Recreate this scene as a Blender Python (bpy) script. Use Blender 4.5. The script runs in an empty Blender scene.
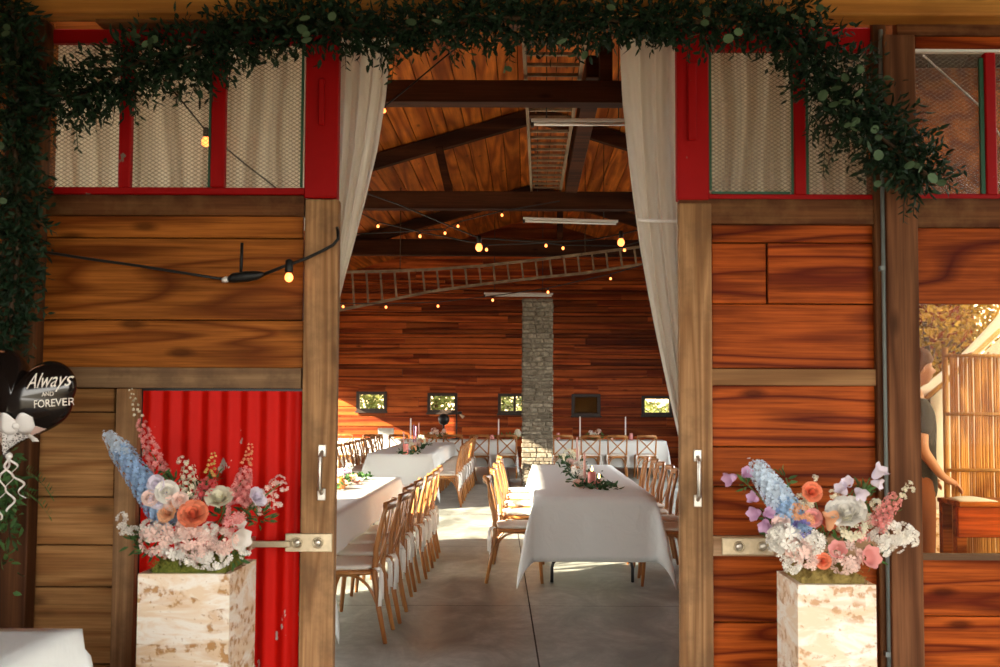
import bpy, bmesh, math, random
from mathutils import Vector, Matrix
R = random.Random(11)
sc = bpy.context.scene
col = sc.collection
PI = math.pi

# ------------------------------------------------------------------ camera
F = 1000.0; CX, CY = 527.0, 354.0; CAMH = 1.517
pt = math.atan(0.05); rl = math.radians(0.22)
fw = Vector((0, math.cos(pt), math.sin(pt)))
r0 = Vector((1, 0, 0)); u0 = Vector((0, -math.sin(pt), math.cos(pt)))
rt = r0*math.cos(rl) + u0*math.sin(rl)
up = u0*math.cos(rl) - r0*math.sin(rl)
cd = bpy.data.cameras.new('camera'); cam = bpy.data.objects.new('camera', cd); col.objects.link(cam)
cam.matrix_world = Matrix(((rt.x, up.x, -fw.x, 0), (rt.y, up.y, -fw.y, 0), (rt.z, up.z, -fw.z, CAMH), (0, 0, 0, 1)))
cd.sensor_width = 36; cd.lens = 36*F/1000
cd.shift_x = -(CX-500)/1000; cd.shift_y = (CY-333.5)/1000
cd.clip_end = 300
cd.dof.use_dof = True; cd.dof.focus_distance = 9.0; cd.dof.aperture_fstop = 4.5
sc.camera = cam

def P(px, py, d):
    """the place a pixel of the photograph shows, at distance d along the barn"""
    v = fw + rt*((px-CX)/F) + up*((CY-py)/F)
    t = d/v.y
    return Vector((v.x*t, d, CAMH + v.z*t))
def RX(px, py, d): return P(px, py, d).x
def rect(x0, x1, y0, y1, d):
    mx, my = (x0+x1)/2, (y0+y1)/2
    return P(x0, my, d).x, P(x1, my, d).x, P(mx, y1, d).z, P(mx, y0, d).z

# ------------------------------------------------------------------ objects
def tag(o, label=None, cat=None, group=None, kind=None):
    if label: o['label'] = label
    if cat: o['category'] = cat
    if group: o['group'] = group
    if kind: o['kind'] = kind
    return o
def empty(name, loc=(0, 0, 0), rz=0):
    o = bpy.data.objects.new(name, None); col.objects.link(o)
    o.location = loc; o.rotation_euler = (0, 0, rz); o.empty_display_size = .1
    return o
def origin(o):
    v = Vector((0, 0, 0))
    while o is not None:
        v += o.location; o = o.parent
    return v
KIDS = {}
def copy_tree(o, parent=None):
    c = o.copy(); col.objects.link(c); c.parent = parent
    if parent is not None: KIDS.setdefault(parent.name, []).append(c)
    for k in list(KIDS.get(o.name, ())): copy_tree(k, c)
    return c

class MB:
    def __init__(s): s.v = []; s.f = []; s.sm = []
    def add(s, vs, fs, smooth=False):
        n = len(s.v); s.v += [tuple(v) for v in vs]
        s.f += [tuple(i+n for i in f) for f in fs]; s.sm += [smooth]*len(fs)
        return s
    def box(s, x0, x1, y0, y1, z0, z1):
        return s.add([(x0,y0,z0),(x1,y0,z0),(x1,y1,z0),(x0,y1,z0),(x0,y0,z1),(x1,y0,z1),(x1,y1,z1),(x0,y1,z1)],
                     [(0,3,2,1),(4,5,6,7),(0,1,5,4),(1,2,6,5),(2,3,7,6),(3,0,4,7)])
    def obox(s, c, ax, ay, az):
        """box from centre and three half axes"""
        c, ax, ay, az = map(Vector, (c, ax, ay, az)); vs = []
        for k in (-1, 1):
            for i, j in ((-1,-1),(1,-1),(1,1),(-1,1)): vs.append(c+ax*i+ay*j+az*k)
        return s.add(vs, [(0,3,2,1),(4,5,6,7),(0,1,5,4),(1,2,6,5),(2,3,7,6),(3,0,4,7)])
    def bar(s, a, b, w, h, upv=(0,0,1)):
        a, b = Vector(a), Vector(b); d = (b-a); x = d.normalized()
        y = Vector(upv).cross(x)
        if y.length < 1e-4: y = Vector((0,1,0)).cross(x)
        y.normalize(); z = x.cross(y)
        return s.obox((a+b)/2, d/2, y*w/2, z*h/2)
    def loft(s, rings, cap=True, smooth=True, closed=False):
        n = len(rings[0]); vs = [p for r in rings for p in r]; fs = []
        m = len(rings)
        for i in range(m if closed else m-1):
            for j in range(n):
                a, b = i*n+j, i*n+(j+1) % n; k = ((i+1) % m)*n
                fs.append((a, b, k+(j+1) % n, k+j))
        if cap and not closed:
            fs.append(tuple(range(n-1, -1, -1))); fs.append(tuple(range((m-1)*n, m*n)))
        return s.add(vs, fs, smooth)
    def tube(s, pts, rad, n=8, flat=1.0, upv=None):
        pts = [Vector(p) for p in pts]; m = len(pts)
        if not isinstance(rad, (list, tuple)): rad = [rad]*m
        rings = []; prev = None
        for i, p in enumerate(pts):
            t = (pts[min(i+1, m-1)]-pts[max(i-1, 0)]).normalized()
            if prev is None:
                ref = Vector(upv) if upv else (Vector((0,0,1)) if abs(t.z) < .9 else Vector((1,0,0)))
                a = (ref - t*ref.dot(t)).normalized()
            else: a = (prev - t*prev.dot(t)).normalized()
            prev = a; b = t.cross(a)
            rings.append([p + a*(rad[i]*math.cos(2*PI*k/n)) + b*(rad[i]*flat*math.sin(2*PI*k/n)) for k in range(n)])
        return s.loft(rings)
    def lathe(s, c, prof, n=16, ax=(0,0,1)):
        c = Vector(c); z = Vector(ax).normalized()
        x = z.orthogonal().normalized(); y = z.cross(x)
        rings = [[c+z*h+(x*math.cos(2*PI*k/n)+y*math.sin(2*PI*k/n))*max(r, 1e-4) for k in range(n)] for r, h in prof]
        return s.loft(rings)
    def ball(s, c, r, n=10, sz=1.0):
        return s.lathe(c, [(r*math.sin(PI*i/6), -r*sz*math.cos(PI*i/6)) for i in range(7)], n)
    def grid(s, fn, nu, nv, smooth=True):
        vs = [fn(i/nu, j/nv) for j in range(nv+1) for i in range(nu+1)]; w = nu+1
        fs = [(j*w+i, j*w+i+1, (j+1)*w+i+1, (j+1)*w+i) for j in range(nv) for i in range(nu)]
        return s.add(vs, fs, smooth)
    def build(s, name, mat, parent=None, bevel=0, seg=1, solid=0, sub=0):
        o0 = origin(parent) if parent is not None else Vector((0, 0, 0))
        me = bpy.data.meshes.new(name)
        me.from_pydata([(x-o0.x, y-o0.y, z-o0.z) for x, y, z in s.v], [], s.f)
        me.polygons.foreach_set('use_smooth', s.sm); me.update()
        me.materials.append(mat)
        o = bpy.data.objects.new(name, me); col.objects.link(o)
        if parent is not None:
            o.parent = parent; KIDS.setdefault(parent.name, []).append(o)
        if solid:
            m = o.modifiers.new('solid', 'SOLIDIFY'); m.thickness = solid; m.offset = 0
        if sub:
            m = o.modifiers.new('sub', 'SUBSURF'); m.levels = sub; m.render_levels = sub
        if bevel:
            m = o.modifiers.new('bevel', 'BEVEL'); m.width = bevel; m.segments = seg; m.limit_method = 'ANGLE'; m.angle_limit = .7
        return o

# ------------------------------------------------------------------ materials
class NT:
    def __init__(s, name):
        s.m = bpy.data.materials.new(name); s.m.use_nodes = True
        s.t = s.m.node_tree; s.n = s.t.nodes; s.p = s.n['Principled BSDF']; s.out = s.n['Material Output']
    def N(s, typ, **kw):
        n = s.n.new('ShaderNode'+typ)
        for k, v in kw.items():
            if hasattr(n, k) and not k.startswith('i_'): setattr(n, k, v)
        return n
    def L(s, a, b): s.t.links.new(a, b)
    def math(s, op, a, b=None, c=None):
        n = s.n.new('ShaderNodeMath'); n.operation = op
        for i, x in enumerate((a, b, c)):
            if x is None: continue
            if hasattr(x, 'is_output') or hasattr(x, 'links'): s.L(x, n.inputs[i])
            else: n.inputs[i].default_value = x
        return n.outputs[0]
    def mix(s, fac, a, b, mode='MIX'):
        n = s.n.new('ShaderNodeMix'); n.data_type = 'RGBA'; n.blend_type = mode
        for i, x in ((0, fac), (6, a), (7, b)):
            if hasattr(x, 'links'): s.L(x, n.inputs[i])
            elif i == 0: n.inputs[0].default_value = x
            else: n.inputs[i].default_value = (*x, 1)
        return n.outputs[2]
    def noise(s, vec, scale, detail=3, rough=.5, dist=0):
        n = s.n.new('ShaderNodeTexNoise'); n.inputs['Scale'].default_value = scale
        n.inputs['Detail'].default_value = detail; n.inputs['Roughness'].default_value = rough; n.inputs['Distortion'].default_value = dist
        if vec is not None: s.L(vec, n.inputs['Vector'])
        return n.outputs['Fac']
    def ramp(s, fac, stops, interp='LINEAR'):
        n = s.n.new('ShaderNodeValToRGB'); e = n.color_ramp.elements; n.color_ramp.interpolation = interp
        while len(e) < len(stops): e.new(.5)
        for el, (p, c) in zip(e, stops): el.position = p; el.color = (*c, 1) if len(c) == 3 else c
        s.L(fac, n.inputs[0]); return n.outputs[0]
    def step(s, fac, a, b): return s.ramp(fac, [(a, (0,0,0)), (b, (1,1,1))])
    def co(s, scale=(1,1,1), island=0.0):
        t = s.n.new('ShaderNodeTexCoord'); m = s.n.new('ShaderNodeMapping'); m.inputs['Scale'].default_value = scale
        s.L(t.outputs['Object'], m.inputs['Vector'])
        if island:
            g = s.n.new('ShaderNodeNewGeometry'); v = s.n.new('ShaderNodeVectorMath'); v.operation = 'MULTIPLY_ADD'
            s.L(g.outputs['Random Per Island'], v.inputs[0]); v.inputs[1].default_value = (island, island*1.7, island*.6); s.L(m.outputs[0], v.inputs[2])
            return v.outputs[0]
        return m.outputs[0]
    def isl(s):
        return s.n.new('ShaderNodeNewGeometry').outputs['Random Per Island']
    def bump(s, h, strength=.3, dist=.01):
        b = s.n.new('ShaderNodeBump'); b.inputs['Strength'].default_value = strength; b.inputs['Distance'].default_value = dist
        s.L(h, b.inputs['Height']); s.L(b.outputs[0], s.p.inputs['Normal'])
    def base(s, c, rough=.5, spec=.5, metal=0):
        if hasattr(c, 'links'): s.L(c, s.p.inputs['Base Color'])
        else: s.p.inputs['Base Color'].default_value = (*c, 1)
        if hasattr(rough, 'links'): s.L(rough, s.p.inputs['Roughness'])
        else: s.p.inputs['Roughness'].default_value = rough
        s.p.inputs['Specular IOR Level'].default_value = spec; s.p.inputs['Metallic'].default_value = metal
        return s.m

def plain(name, c, rough=.5, spec=.5, metal=0, var=0.0, vs=20, trans=0.0):
    t = NT(name); cc = c
    if var:
        n = t.noise(t.co(), vs, 3)
        cc = t.mix(n, tuple(x*(1-var) for x in c), tuple(min(1, x*(1+var)) for x in c))
    t.base(cc, rough, spec, metal)
    if trans:
        d = t.n.new('ShaderNodeBsdfTranslucent'); mx = t.n.new('ShaderNodeMixShader'); mx.inputs[0].default_value = trans
        if hasattr(cc, 'links'): t.L(cc, d.inputs[0])
        else: d.inputs[0].default_value = (*cc, 1)
        t.L(t.p.outputs[0], mx.inputs[1]); t.L(d.outputs[0], mx.inputs[2]); t.L(mx.outputs[0], t.out.inputs[0])
    return t.m
def petal(name, c, var=.25, trans=.3):
    t = NT(name); i = t.isl()
    cc = t.mix(i, tuple(x*(1-var) for x in c), tuple(min(1, x*(1+var*.5)) for x in c))
    t.base(cc, .6, .25)
    d = t.n.new('ShaderNodeBsdfTranslucent'); mx = t.n.new('ShaderNodeMixShader'); mx.inputs[0].default_value = trans
    t.L(cc, d.inputs[0]); t.L(t.p.outputs[0], mx.inputs[1]); t.L(d.outputs[0], mx.inputs[2]); t.L(mx.outputs[0], t.out.inputs[0])
    return t.m

def wood(name, light, dark, axis='x', rings=14, width=3.2, along=.35, rough=.45, var=.35, spec=.4, streak=.5, wear=None, wearamt=.5, bump=.25, edge=(.1, .95)):
    t = NT(name)
    sc_ = {'x': (along, width, width), 'y': (width, along, width), 'z': (width, width, along)}[axis]
    v = t.co(sc_, 37.0)
    n = t.noise(v, 1.0, 2.0, .45, .3)
    ring = t.math('PINGPONG', t.math('MULTIPLY', n, rings), 1.0)
    ring = t.step(ring, *edge)
    s2 = {'x': (2, 70, 70), 'y': (70, 2, 70), 'z': (70, 70, 2)}[axis]
    st = t.noise(t.co(s2, 11.0), 1.0, 4, .65)
    c = t.mix(ring, dark, light)
    c = t.mix(t.math('MULTIPLY', t.step(st, .35, .7), streak), c, tuple(x*.45 for x in dark))
    big = t.noise(t.co((1.3, 1.3, 1.3), 5.0), 1.4, 3)
    i = t.isl()
    hs = t.n.new('ShaderNodeHueSaturation'); t.L(c, hs.inputs['Color'])
    val = t.math('ADD', t.math('MULTIPLY', i, var), 1-var*.5)
    val = t.math('MULTIPLY', val, t.math('ADD', t.math('MULTIPLY', big, .9), .55))
    t.L(val, hs.inputs['Value'])
    c = hs.outputs[0]
    # knots
    vo = t.n.new('ShaderNodeTexVoronoi'); kv = {'x': (1.6, 4.5, 4.5), 'y': (4.5, 1.6, 4.5), 'z': (4.5, 4.5, 1.6)}[axis]
    t.L(t.co(kv, 23.0), vo.inputs['Vector']); vo.inputs['Scale'].default_value = 1.0
    k = t.ramp(vo.outputs['Distance'], [(.06, (1,1,1)), (.15, (0,0,0))])
    c = t.mix(t.math('MULTIPLY', k, .75), c, tuple(x*.3 for x in dark))
    if wear:
        w = t.noise(t.co((3, 3, 3), 3.0), 2.2, 5, .65)
        c = t.mix(t.math('MULTIPLY', t.step(w, .45, .65), wearamt), c, wear)
    t.base(c, rough, spec)
    t.bump(t.math('ADD', t.math('MULTIPLY', ring, .5), st), bump, .004)
    return t.m

M = {}
M['plank'] = wood('door plank', (.42, .135, .022), (.17, .042, .007), 'x', 17, 3.4, .35, .45, .4, .06, .7, edge=(.02, .55))
M['plank_r'] = wood('red brown plank', (.46, .092, .013), (.13, .016, .004), 'x', 18, 3.2, .35, .42, .4, .06, .7, edge=(.02, .55))
M['plank_pale'] = wood('weathered plank', (.44, .22, .08), (.29, .125, .038), 'x', 16, 3.4, .4, .6, .3, .1, .7, edge=(.02, .6))
M['back'] = wood('barn board', (.48, .11, .021), (.17, .026, .006), 'x', 9, 4.0, .15, .5, .85, .12)
M['side'] = wood('barn board along', (.40, .13, .03), (.16, .04, .01), 'y', 9, 4.0, .15, .55, .6, .1)
M['ceil'] = wood('roof board', (.55, .15, .020), (.22, .045, .006), 'y', 12, 3.0, .2, .5, .5, .15)
M['stile'] = wood('weathered timber upright', (.52, .29, .135), (.30, .15, .065), 'z', 14, 6.0, .35, .75, .25, .12, .5, (.15, .09, .05), .45)
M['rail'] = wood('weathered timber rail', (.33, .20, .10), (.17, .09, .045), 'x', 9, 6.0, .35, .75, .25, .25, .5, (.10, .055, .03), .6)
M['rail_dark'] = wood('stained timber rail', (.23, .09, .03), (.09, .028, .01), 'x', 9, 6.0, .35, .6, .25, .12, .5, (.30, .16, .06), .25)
M['post'] = wood('dark timber post', (.15, .06, .022), (.07, .025, .010), 'z', 8, 6.0, .3, .6, .2, .12)
M['post_grey'] = wood('grey brown timber post', (.23, .095, .040), (.115, .042, .017), 'z', 12, 6.0, .3, .7, .2, .12)
M['rail_brown'] = wood('brown timber rail', (.42, .23, .10), (.24, .115, .045), 'x', 10, 5.0, .35, .6, .2, .1)  # smooth lighter brown rail without worn patches
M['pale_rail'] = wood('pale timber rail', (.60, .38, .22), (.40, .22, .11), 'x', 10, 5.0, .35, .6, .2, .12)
M['beam'] = wood('golden top beam', (.82, .40, .09), (.55, .22, .045), 'x', 8, 4.0, .25, .5, .2, .12)
M['truss'] = wood('dark roof truss', (.075, .026, .011), (.03, .011, .006), 'x', 6, 4.0, .2, .7, .2, .1)
M['chair'] = wood('honey bentwood', (.50, .22, .065), (.31, .11, .028), 'z', 5, 5.0, .5, .3, .2, .5, .35, None, 0, .05)
M['screen_frame'] = wood('bamboo frame', (.66, .42, .17), (.45, .25, .08), 'z', 4, 4.0, .4, .5, .2)
M['ladder'] = wood('grey ladder wood', (.36, .26, .16), (.2, .13, .075), 'y', 4, 4.0, .4, .7, .2)
M['winframe'] = plain('dark window frame', (.03, .018, .012), .5, .4, 0, .3)
M['cushion'] = plain('ivory cushion', (.80, .74, .65), .9, .1, 0, .05, 60)
def linen():
    t = NT('white table linen'); n = t.noise(t.co(), 5, 4, .6, .6)
    t.base((.78, .81, .80), .85, .12); t.bump(n, .35, .03); return t.m
M['cloth'] = linen()
M['black'] = plain('black steel', (.012, .012, .013), .4, .5)
M['blackp'] = plain('black rubber cord', (.008, .009, .009), .5, .4)
M['steel'] = plain('brushed steel', (.62, .58, .52), .38, .5, .9, .15, 40)
M['brass'] = plain('worn plated brass', (.60, .50, .34), .45, .5, .8, .25, 40)
M['conduit'] = plain('grey conduit', (.20, .23, .22), .5, .5)
M['tube'] = plain('white light fitting', (.80, .78, .74), .4, .4)
M['ribbon'] = plain('white satin ribbon', (.85, .82, .78), .35, .5, 0, .05)
def curtain_mat():
    t = NT('sheer white curtain'); t.base((.84, .80, .73), .9, .1)
    d = t.n.new('ShaderNodeBsdfTranslucent'); d.inputs[0].default_value = (.88, .84, .77, 1)
    tr = t.n.new('ShaderNodeBsdfTransparent')
    m1 = t.n.new('ShaderNodeMixShader'); m1.inputs[0].default_value = .5
    m2 = t.n.new('ShaderNodeMixShader'); m2.inputs[0].default_value = .12
    t.L(t.p.outputs[0], m1.inputs[1]); t.L(d.outputs[0], m1.inputs[2])
    t.L(m1.outputs[0], m2.inputs[1]); t.L(tr.outputs[0], m2.inputs[2]); t.L(m2.outputs[0], t.out.inputs[0])
    return t.m
M['curtain'] = curtain_mat()
def red_paint():
    t = NT('flaking red paint')
    n = t.noise(t.co((1, 1, 1)), 6, 5, .6)
    c = t.mix(n, (.40, .004, .004), (.30, .003, .004))
    s = t.noise(t.co((1, 1, .6)), 16, 4, .6)
    c = t.mix(t.step(s, .70, .73), c, (.22, .17, .13))
    t.base(c, .5, .15); t.bump(n, .1, .004)
    return t.m
M['red'] = red_paint()
def corrugated():
    t = NT('red corrugated sheet')
    n = t.noise(t.co((9, 1, 1)), 2.5, 5, .6)
    c = t.mix(n, (.64, .010, .004), (.50, .006, .003))
    z = t.n.new('ShaderNodeSeparateXYZ'); tc = t.n.new('ShaderNodeTexCoord'); t.L(tc.outputs['Object'], z.inputs[0])
    s = t.noise(t.co((1.0, 1, .55)), 13, 4, .55)
    low = t.ramp(z.outputs['Z'], [(.3, (.06, .06, .06)), (.6, (0, 0, 0))])
    chip = t.step(t.math('ADD', s, low), .685, .70)
    c = t.mix(chip, c, (.42, .40, .34))
    t.base(c, .45, .08); t.bump(n, .08, .004)
    return t.m
M['corr'] = corrugated()
M['green'] = plain('green paint edge', (.02, .10, .05), .5, .4)
def wired():
    t = NT('wired glass')
    sx = t.n.new('ShaderNodeSeparateXYZ'); tc = t.n.new('ShaderNodeTexCoord'); t.L(tc.outputs['Object'], sx.inputs[0])
    x = t.math('MULTIPLY', sx.outputs['X'], 30.0); z = t.math('MULTIPLY', sx.outputs['Z'], 48.0)
    a = t.math('ABSOLUTE', t.math('SUBTRACT', t.math('FRACT', t.math('ADD', x, z)), .5))
    b = t.math('ABSOLUTE', t.math('SUBTRACT', t.math('FRACT', t.math('SUBTRACT', x, z)), .5))
    w = t.step(t.math('MINIMUM', a, b), .15, .07)
    w = t.ramp(t.math('MINIMUM', a, b), [(.06, (1, 1, 1)), (.17, (0, 0, 0))])
    t.base((.45, .40, .32), .6, .2)
    tr = t.n.new('ShaderNodeBsdfTransparent'); tr.inputs[0].default_value = (.96, .95, .90, 1)
    gl = t.n.new('ShaderNodeBsdfGlossy'); gl.inputs['Roughness'].default_value = .2
    m1 = t.n.new('ShaderNodeMixShader'); m1.inputs[0].default_value = .025
    m2 = t.n.new('ShaderNodeMixShader')
    t.L(tr.outputs[0], m1.inputs[1]); t.L(gl.outputs[0], m1.inputs[2])
    t.L(t.math('MULTIPLY', w, .30), m2.inputs[0]); t.L(m1.outputs[0], m2.inputs[1]); t.L(t.p.outputs[0], m2.inputs[2]); t.L(m2.outputs[0], t.out.inputs[0])
    return t.m
M['wired'] = wired()
def glass():
    t = NT('golden light glass')
    tr = t.n.new('ShaderNodeBsdfTransparent'); tr.inputs[0].default_value = (1.0, .86, .64, 1)  # amber tint puts golden daylight into the glass colour
    gl = t.n.new('ShaderNodeBsdfGlossy'); gl.inputs['Roughness'].default_value = .02
    m1 = t.n.new('ShaderNodeMixShader'); m1.inputs[0].default_value = .006
    t.L(tr.outputs[0], m1.inputs[1]); t.L(gl.outputs[0], m1.inputs[2]); t.L(m1.outputs[0], t.out.inputs[0])
    return t.m
M['glass'] = glass()
def concrete():
    t = NT('polished concrete')
    n = t.noise(t.co((1.6, .8, 1)), 1.3, 7, .68, .8); n2 = t.noise(t.co(), 9, 5, .65)
    c = t.ramp(n, [(.36, (.15, .16, .14)), (.64, (.46, .48, .44))])
    c = t.mix(t.math('MULTIPLY', t.step(n2, .42, .62), .4), c, (.20, .21, .185))
    t.base(c, t.ramp(n, [(.3, (.30,)*3), (.7, (.55,)*3)]), .5)
    return t.m
M['concrete'] = concrete()
M['joint'] = plain('floor joint', (.045, .04, .035), .8, .2)
def gravel():
    t = NT('pale gravel ground'); n = t.noise(t.co(), 25, 6, .7)
    t.base(t.ramp(n, [(.3, (.10, .085, .06)), (.7, (.20, .17, .13))]), .9, .2); return t.m
M['gravel'] = gravel()
def stone():
    t = NT('rough grey stone'); i = t.isl(); n = t.noise(t.co((1, 1, 1), 9.0), 14, 6, .65)
    c = t.ramp(i, [(0, (.20, .17, .13)), (.5, (.33, .28, .21)), (1, (.45, .40, .31))])
    c = t.mix(t.step(n, .35, .75), tuple(x for x in (.10, .085, .06)), c)
    t.base(c, .9, .2); t.bump(n, .6, .02); return t.m
M['stone'] = stone()
M['mortar'] = plain('grey mortar', (.24, .21, .165), .95, .1, 0, .3, 30)
def travertine(name, seed, amt, colr):
    t = NT(name)
    tc = t.n.new('ShaderNodeTexCoord'); mp = t.n.new('ShaderNodeMapping'); mp.inputs['Location'].default_value = (seed, seed*.3, seed*.7); mp.inputs['Scale'].default_value = (1, 1, 1)
    t.L(tc.outputs['Object'], mp.inputs[0])
    mp2 = t.n.new('ShaderNodeMapping'); mp2.inputs['Scale'].default_value = (1.6, 1.6, 5.5); t.L(mp.outputs[0], mp2.inputs[0])
    b = t.noise(mp2.outputs[0], 2.0, 5, .6, .8)
    band = t.math('PINGPONG', t.math('MULTIPLY', b, 7), 1.0)
    c = t.mix(t.step(band, .2, .9), (.78, .60, .42), (.86, .78, .68))
    p = t.noise(mp.outputs[0], 24, 4, .6); region = t.noise(mp2.outputs[0], 1.7, 2, .5, .5)
    reg = t.ramp(region, [(amt, (0, 0, 0)), (amt+.05, (1, 1, 1)), (amt+.13, (1, 1, 1)), (amt+.18, (0, 0, 0))])
    pit = t.math('MULTIPLY', t.step(p, .50, .58), reg)
    c = t.mix(t.math('MULTIPLY', reg, .25), c, colr)
    c = t.mix(t.math('MULTIPLY', pit, .9), c, tuple(x*.8 for x in colr))
    sp = t.noise(mp.outputs[0], 60, 2, .5)
    c = t.mix(t.math('MULTIPLY', t.step(sp, .66, .72), .6), c, (.45, .26, .12))
    t.base(c, .55, .35); t.bump(t.math('MULTIPLY', pit, -1.0), .4, .01)
    return t.m
M['trav'] = travertine('banded travertine', 3.1, .50, (.56, .27, .08))
M['trav2'] = travertine('pitted travertine', 7.7, .46, (.66, .36, .17))
M['leaf'] = petal('dark garland leaf', (.012, .034, .014), .6, .12)
M['leaf2'] = petal('pale eucalyptus leaf', (.10, .17, .085), .5, .2)
M['leafm'] = petal('fresh green leaf', (.07, .16, .045), .5, .25)
M['stem'] = plain('green stem', (.10, .17, .05), .6, .3)
M['twig'] = plain('brown twig', (.08, .05, .03), .8, .2)
M['tree'] = petal('sunlit tree leaf', (.20, .27, .12), .6, .3)
M['tree_gold'] = petal('golden tree leaf', (.50, .34, .06), .6, .3)
M['bark'] = plain('bark', (.10, .07, .045), .9, .1, 0, .4, 15)
def moss():
    t = NT('green moss'); n = t.noise(t.co(), 60, 4, .7)
    t.base(t.ramp(n, [(.3, (.07, .10, .015)), (.7, (.25, .25, .05))]), .95, .1); t.bump(n, .8, .02); return t.m
M['moss'] = moss()
M['moss_dry'] = plain('dry moss', (.26, .19, .06), .95, .1, 0, .5, 60)
for k, c in dict(blue=(.38, .56, .80), paleblue=(.66, .77, .88), violet=(.30, .28, .66), white=(.88, .85, .78), cream=(.84, .80, .62), blush=(.88, .66, .58), pink=(.84, .36, .34),
                 hotpink=(.78, .14, .15), coral=(.88, .27, .14), peach=(.92, .50, .28), lilac=(.66, .42, .62), palelilac=(.80, .74, .84), yellow=(.80, .62, .20)).items():
    M['p_'+k] = petal(k+' petals', c)
def emis(name, c, s, base=(.9, .6, .3)):
    t = NT(name); t.base(base, .3, .5); t.p.inputs['Emission Color'].default_value = (*c, 1); t.p.inputs['Emission Strength'].default_value = s; return t.m
M['bulb'] = emis('glowing bulb', (1, .24, .05), 2.8)
M['bulb_big'] = emis('glowing amber bulb', (1, .22, .045), 2.6)
M['flame'] = emis('candle flame', (1, .6, .2), 14)
M['wax_pink'] = plain('pink wax', (.70, .22, .19), .45, .4)
M['wax_rose'] = plain('dusty rose wax', (.74, .42, .36), .45, .4)
M['wax_white'] = plain('ivory wax', (.85, .78, .70), .45, .4)
M['wax_mauve'] = plain('mauve wax', (.42, .22, .34), .45, .4)
M['jar'] = plain('amber glass jar', (.62, .24, .06), .15, .6)
M['pinkjar'] = plain('pink glass jar', (.70, .28, .28), .15, .6)
M['balloon'] = plain('black foil', (.010, .007, .006), .12, .7)
M['foilwhite'] = plain('white foil print', (.82, .80, .78), .35, .5)
M['foilpink'] = plain('blush foil print', (.70, .50, .44), .25, .6)
M['goldtext'] = plain('pale gold lettering', (.86, .80, .72), .4, .5)
def lace():
    t = NT('silver lace print'); vo = t.n.new('ShaderNodeTexVoronoi'); vo.feature = 'DISTANCE_TO_EDGE'; vo.inputs['Scale'].default_value = 75
    t.L(t.co(), vo.inputs['Vector'])
    t.base(t.ramp(vo.outputs['Distance'], [(.10, (.82, .79, .76)), (.2, (.10, .09, .09))]), .3, .6); return t.m
M['lace'] = lace()
# ------------------------------------------------------------------ helpers for building
def struct(o): o['kind'] = 'structure'; return o
def boards(mb, x0, x1, z0, z1, y0, y1, hs, gap=.006, lens=None, holes=(), jit=0.0):
    """rows of horizontal boards filling a rectangle, split at the ends of boards and round holes"""
    z = z0; k = 0
    while z < z1-.01:
        h = hs[k] if isinstance(hs, list) and k < len(hs) else (R.uniform(*hs) if isinstance(hs, tuple) else hs[-1])
        k += 1; zt = min(z+h, z1)
        xs = [x0]
        if lens:
            x = x0 + R.uniform(.3, 1)*lens[1]
            while x < x1-.4: xs.append(x); x += R.uniform(*lens)
        xs.append(x1)
        for a, b in zip(xs, xs[1:]):
            segs = [(a, b)]
            for hx0, hx1, hz0, hz1 in holes:
                if zt > hz0+.005 and z < hz1-.005:
                    ns = []
                    for s0, s1 in segs:
                        if hx0 > s0: ns.append((s0, min(s1, hx0)))
                        if hx1 < s1: ns.append((max(s0, hx1), s1))
                        if False: pass
                    segs = [q for q in ns if q[1]-q[0] > .01]
            j = R.uniform(0, jit)
            for s0, s1 in segs: mb.box(s0+.0015, s1-.0015, y0-j, y1, z+gap/2, zt-gap/2)
            for hx0, hx1, hz0, hz1 in holes:      # what is left of a board above or below a hole
                s0, s1 = max(a, hx0), min(b, hx1)
                if s1-s0 > .02 and zt > hz0+.005 and z < hz1-.005:
                    if hz0-z > .015: mb.box(s0, s1, y0-j, y1, z+gap/2, hz0)
                    if zt-hz1 > .015: mb.box(s0, s1, y0-j, y1, hz1, zt-gap/2)
        z = zt
    return mb
def swap_xy(mb):
    mb.v = [(y, x, z) for x, y, z in mb.v]; mb.f = [tuple(reversed(f)) for f in mb.f]; return mb

D0 = 5.0
def zof(py, px=500, d=D0): return P(px, py, d).z
def xof(px, py=430, d=D0): return P(px, py, d).x

# ------------------------------------------------------------------ ground, floor
XL, XR, XN, YB, YJ = -4.9, 4.3, 1.86, 24.0, 9.7
struct(MB().box(-40, 40, -30, 70, -.2, -.03).build('ground', M['gravel']))
struct(MB().box(XL, XN, D0-.05, YJ, -.15, 0).box(XL, XR, YJ, YB, -.15, 0).build('floor', M['concrete']))
j = MB(); a, b = P(519.5, 545, 11), P(540, 667, 5.77)
dx = (a.x-b.x)/(11-5.77)
for y0, y1 in ((5.0, 24.0),):
    j.add([(b.x+dx*(y0-5.77)-.005, y0, .002), (b.x+dx*(y0-5.77)+.005, y0, .002), (b.x+dx*(y1-5.77)+.005, y1, .002), (b.x+dx*(y1-5.77)-.005, y1, .002)], [(0, 1, 2, 3)])
for y in (7.6, 10.7, 13.8, 17.0, 20.2): j.add([(XL, y-.004, .002), (XN, y-.004, .002), (XN, y+.004, .002), (XL, y+.004, .002)], [(0, 1, 2, 3)])
struct(j.build('floor_joint', M['joint']))

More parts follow.
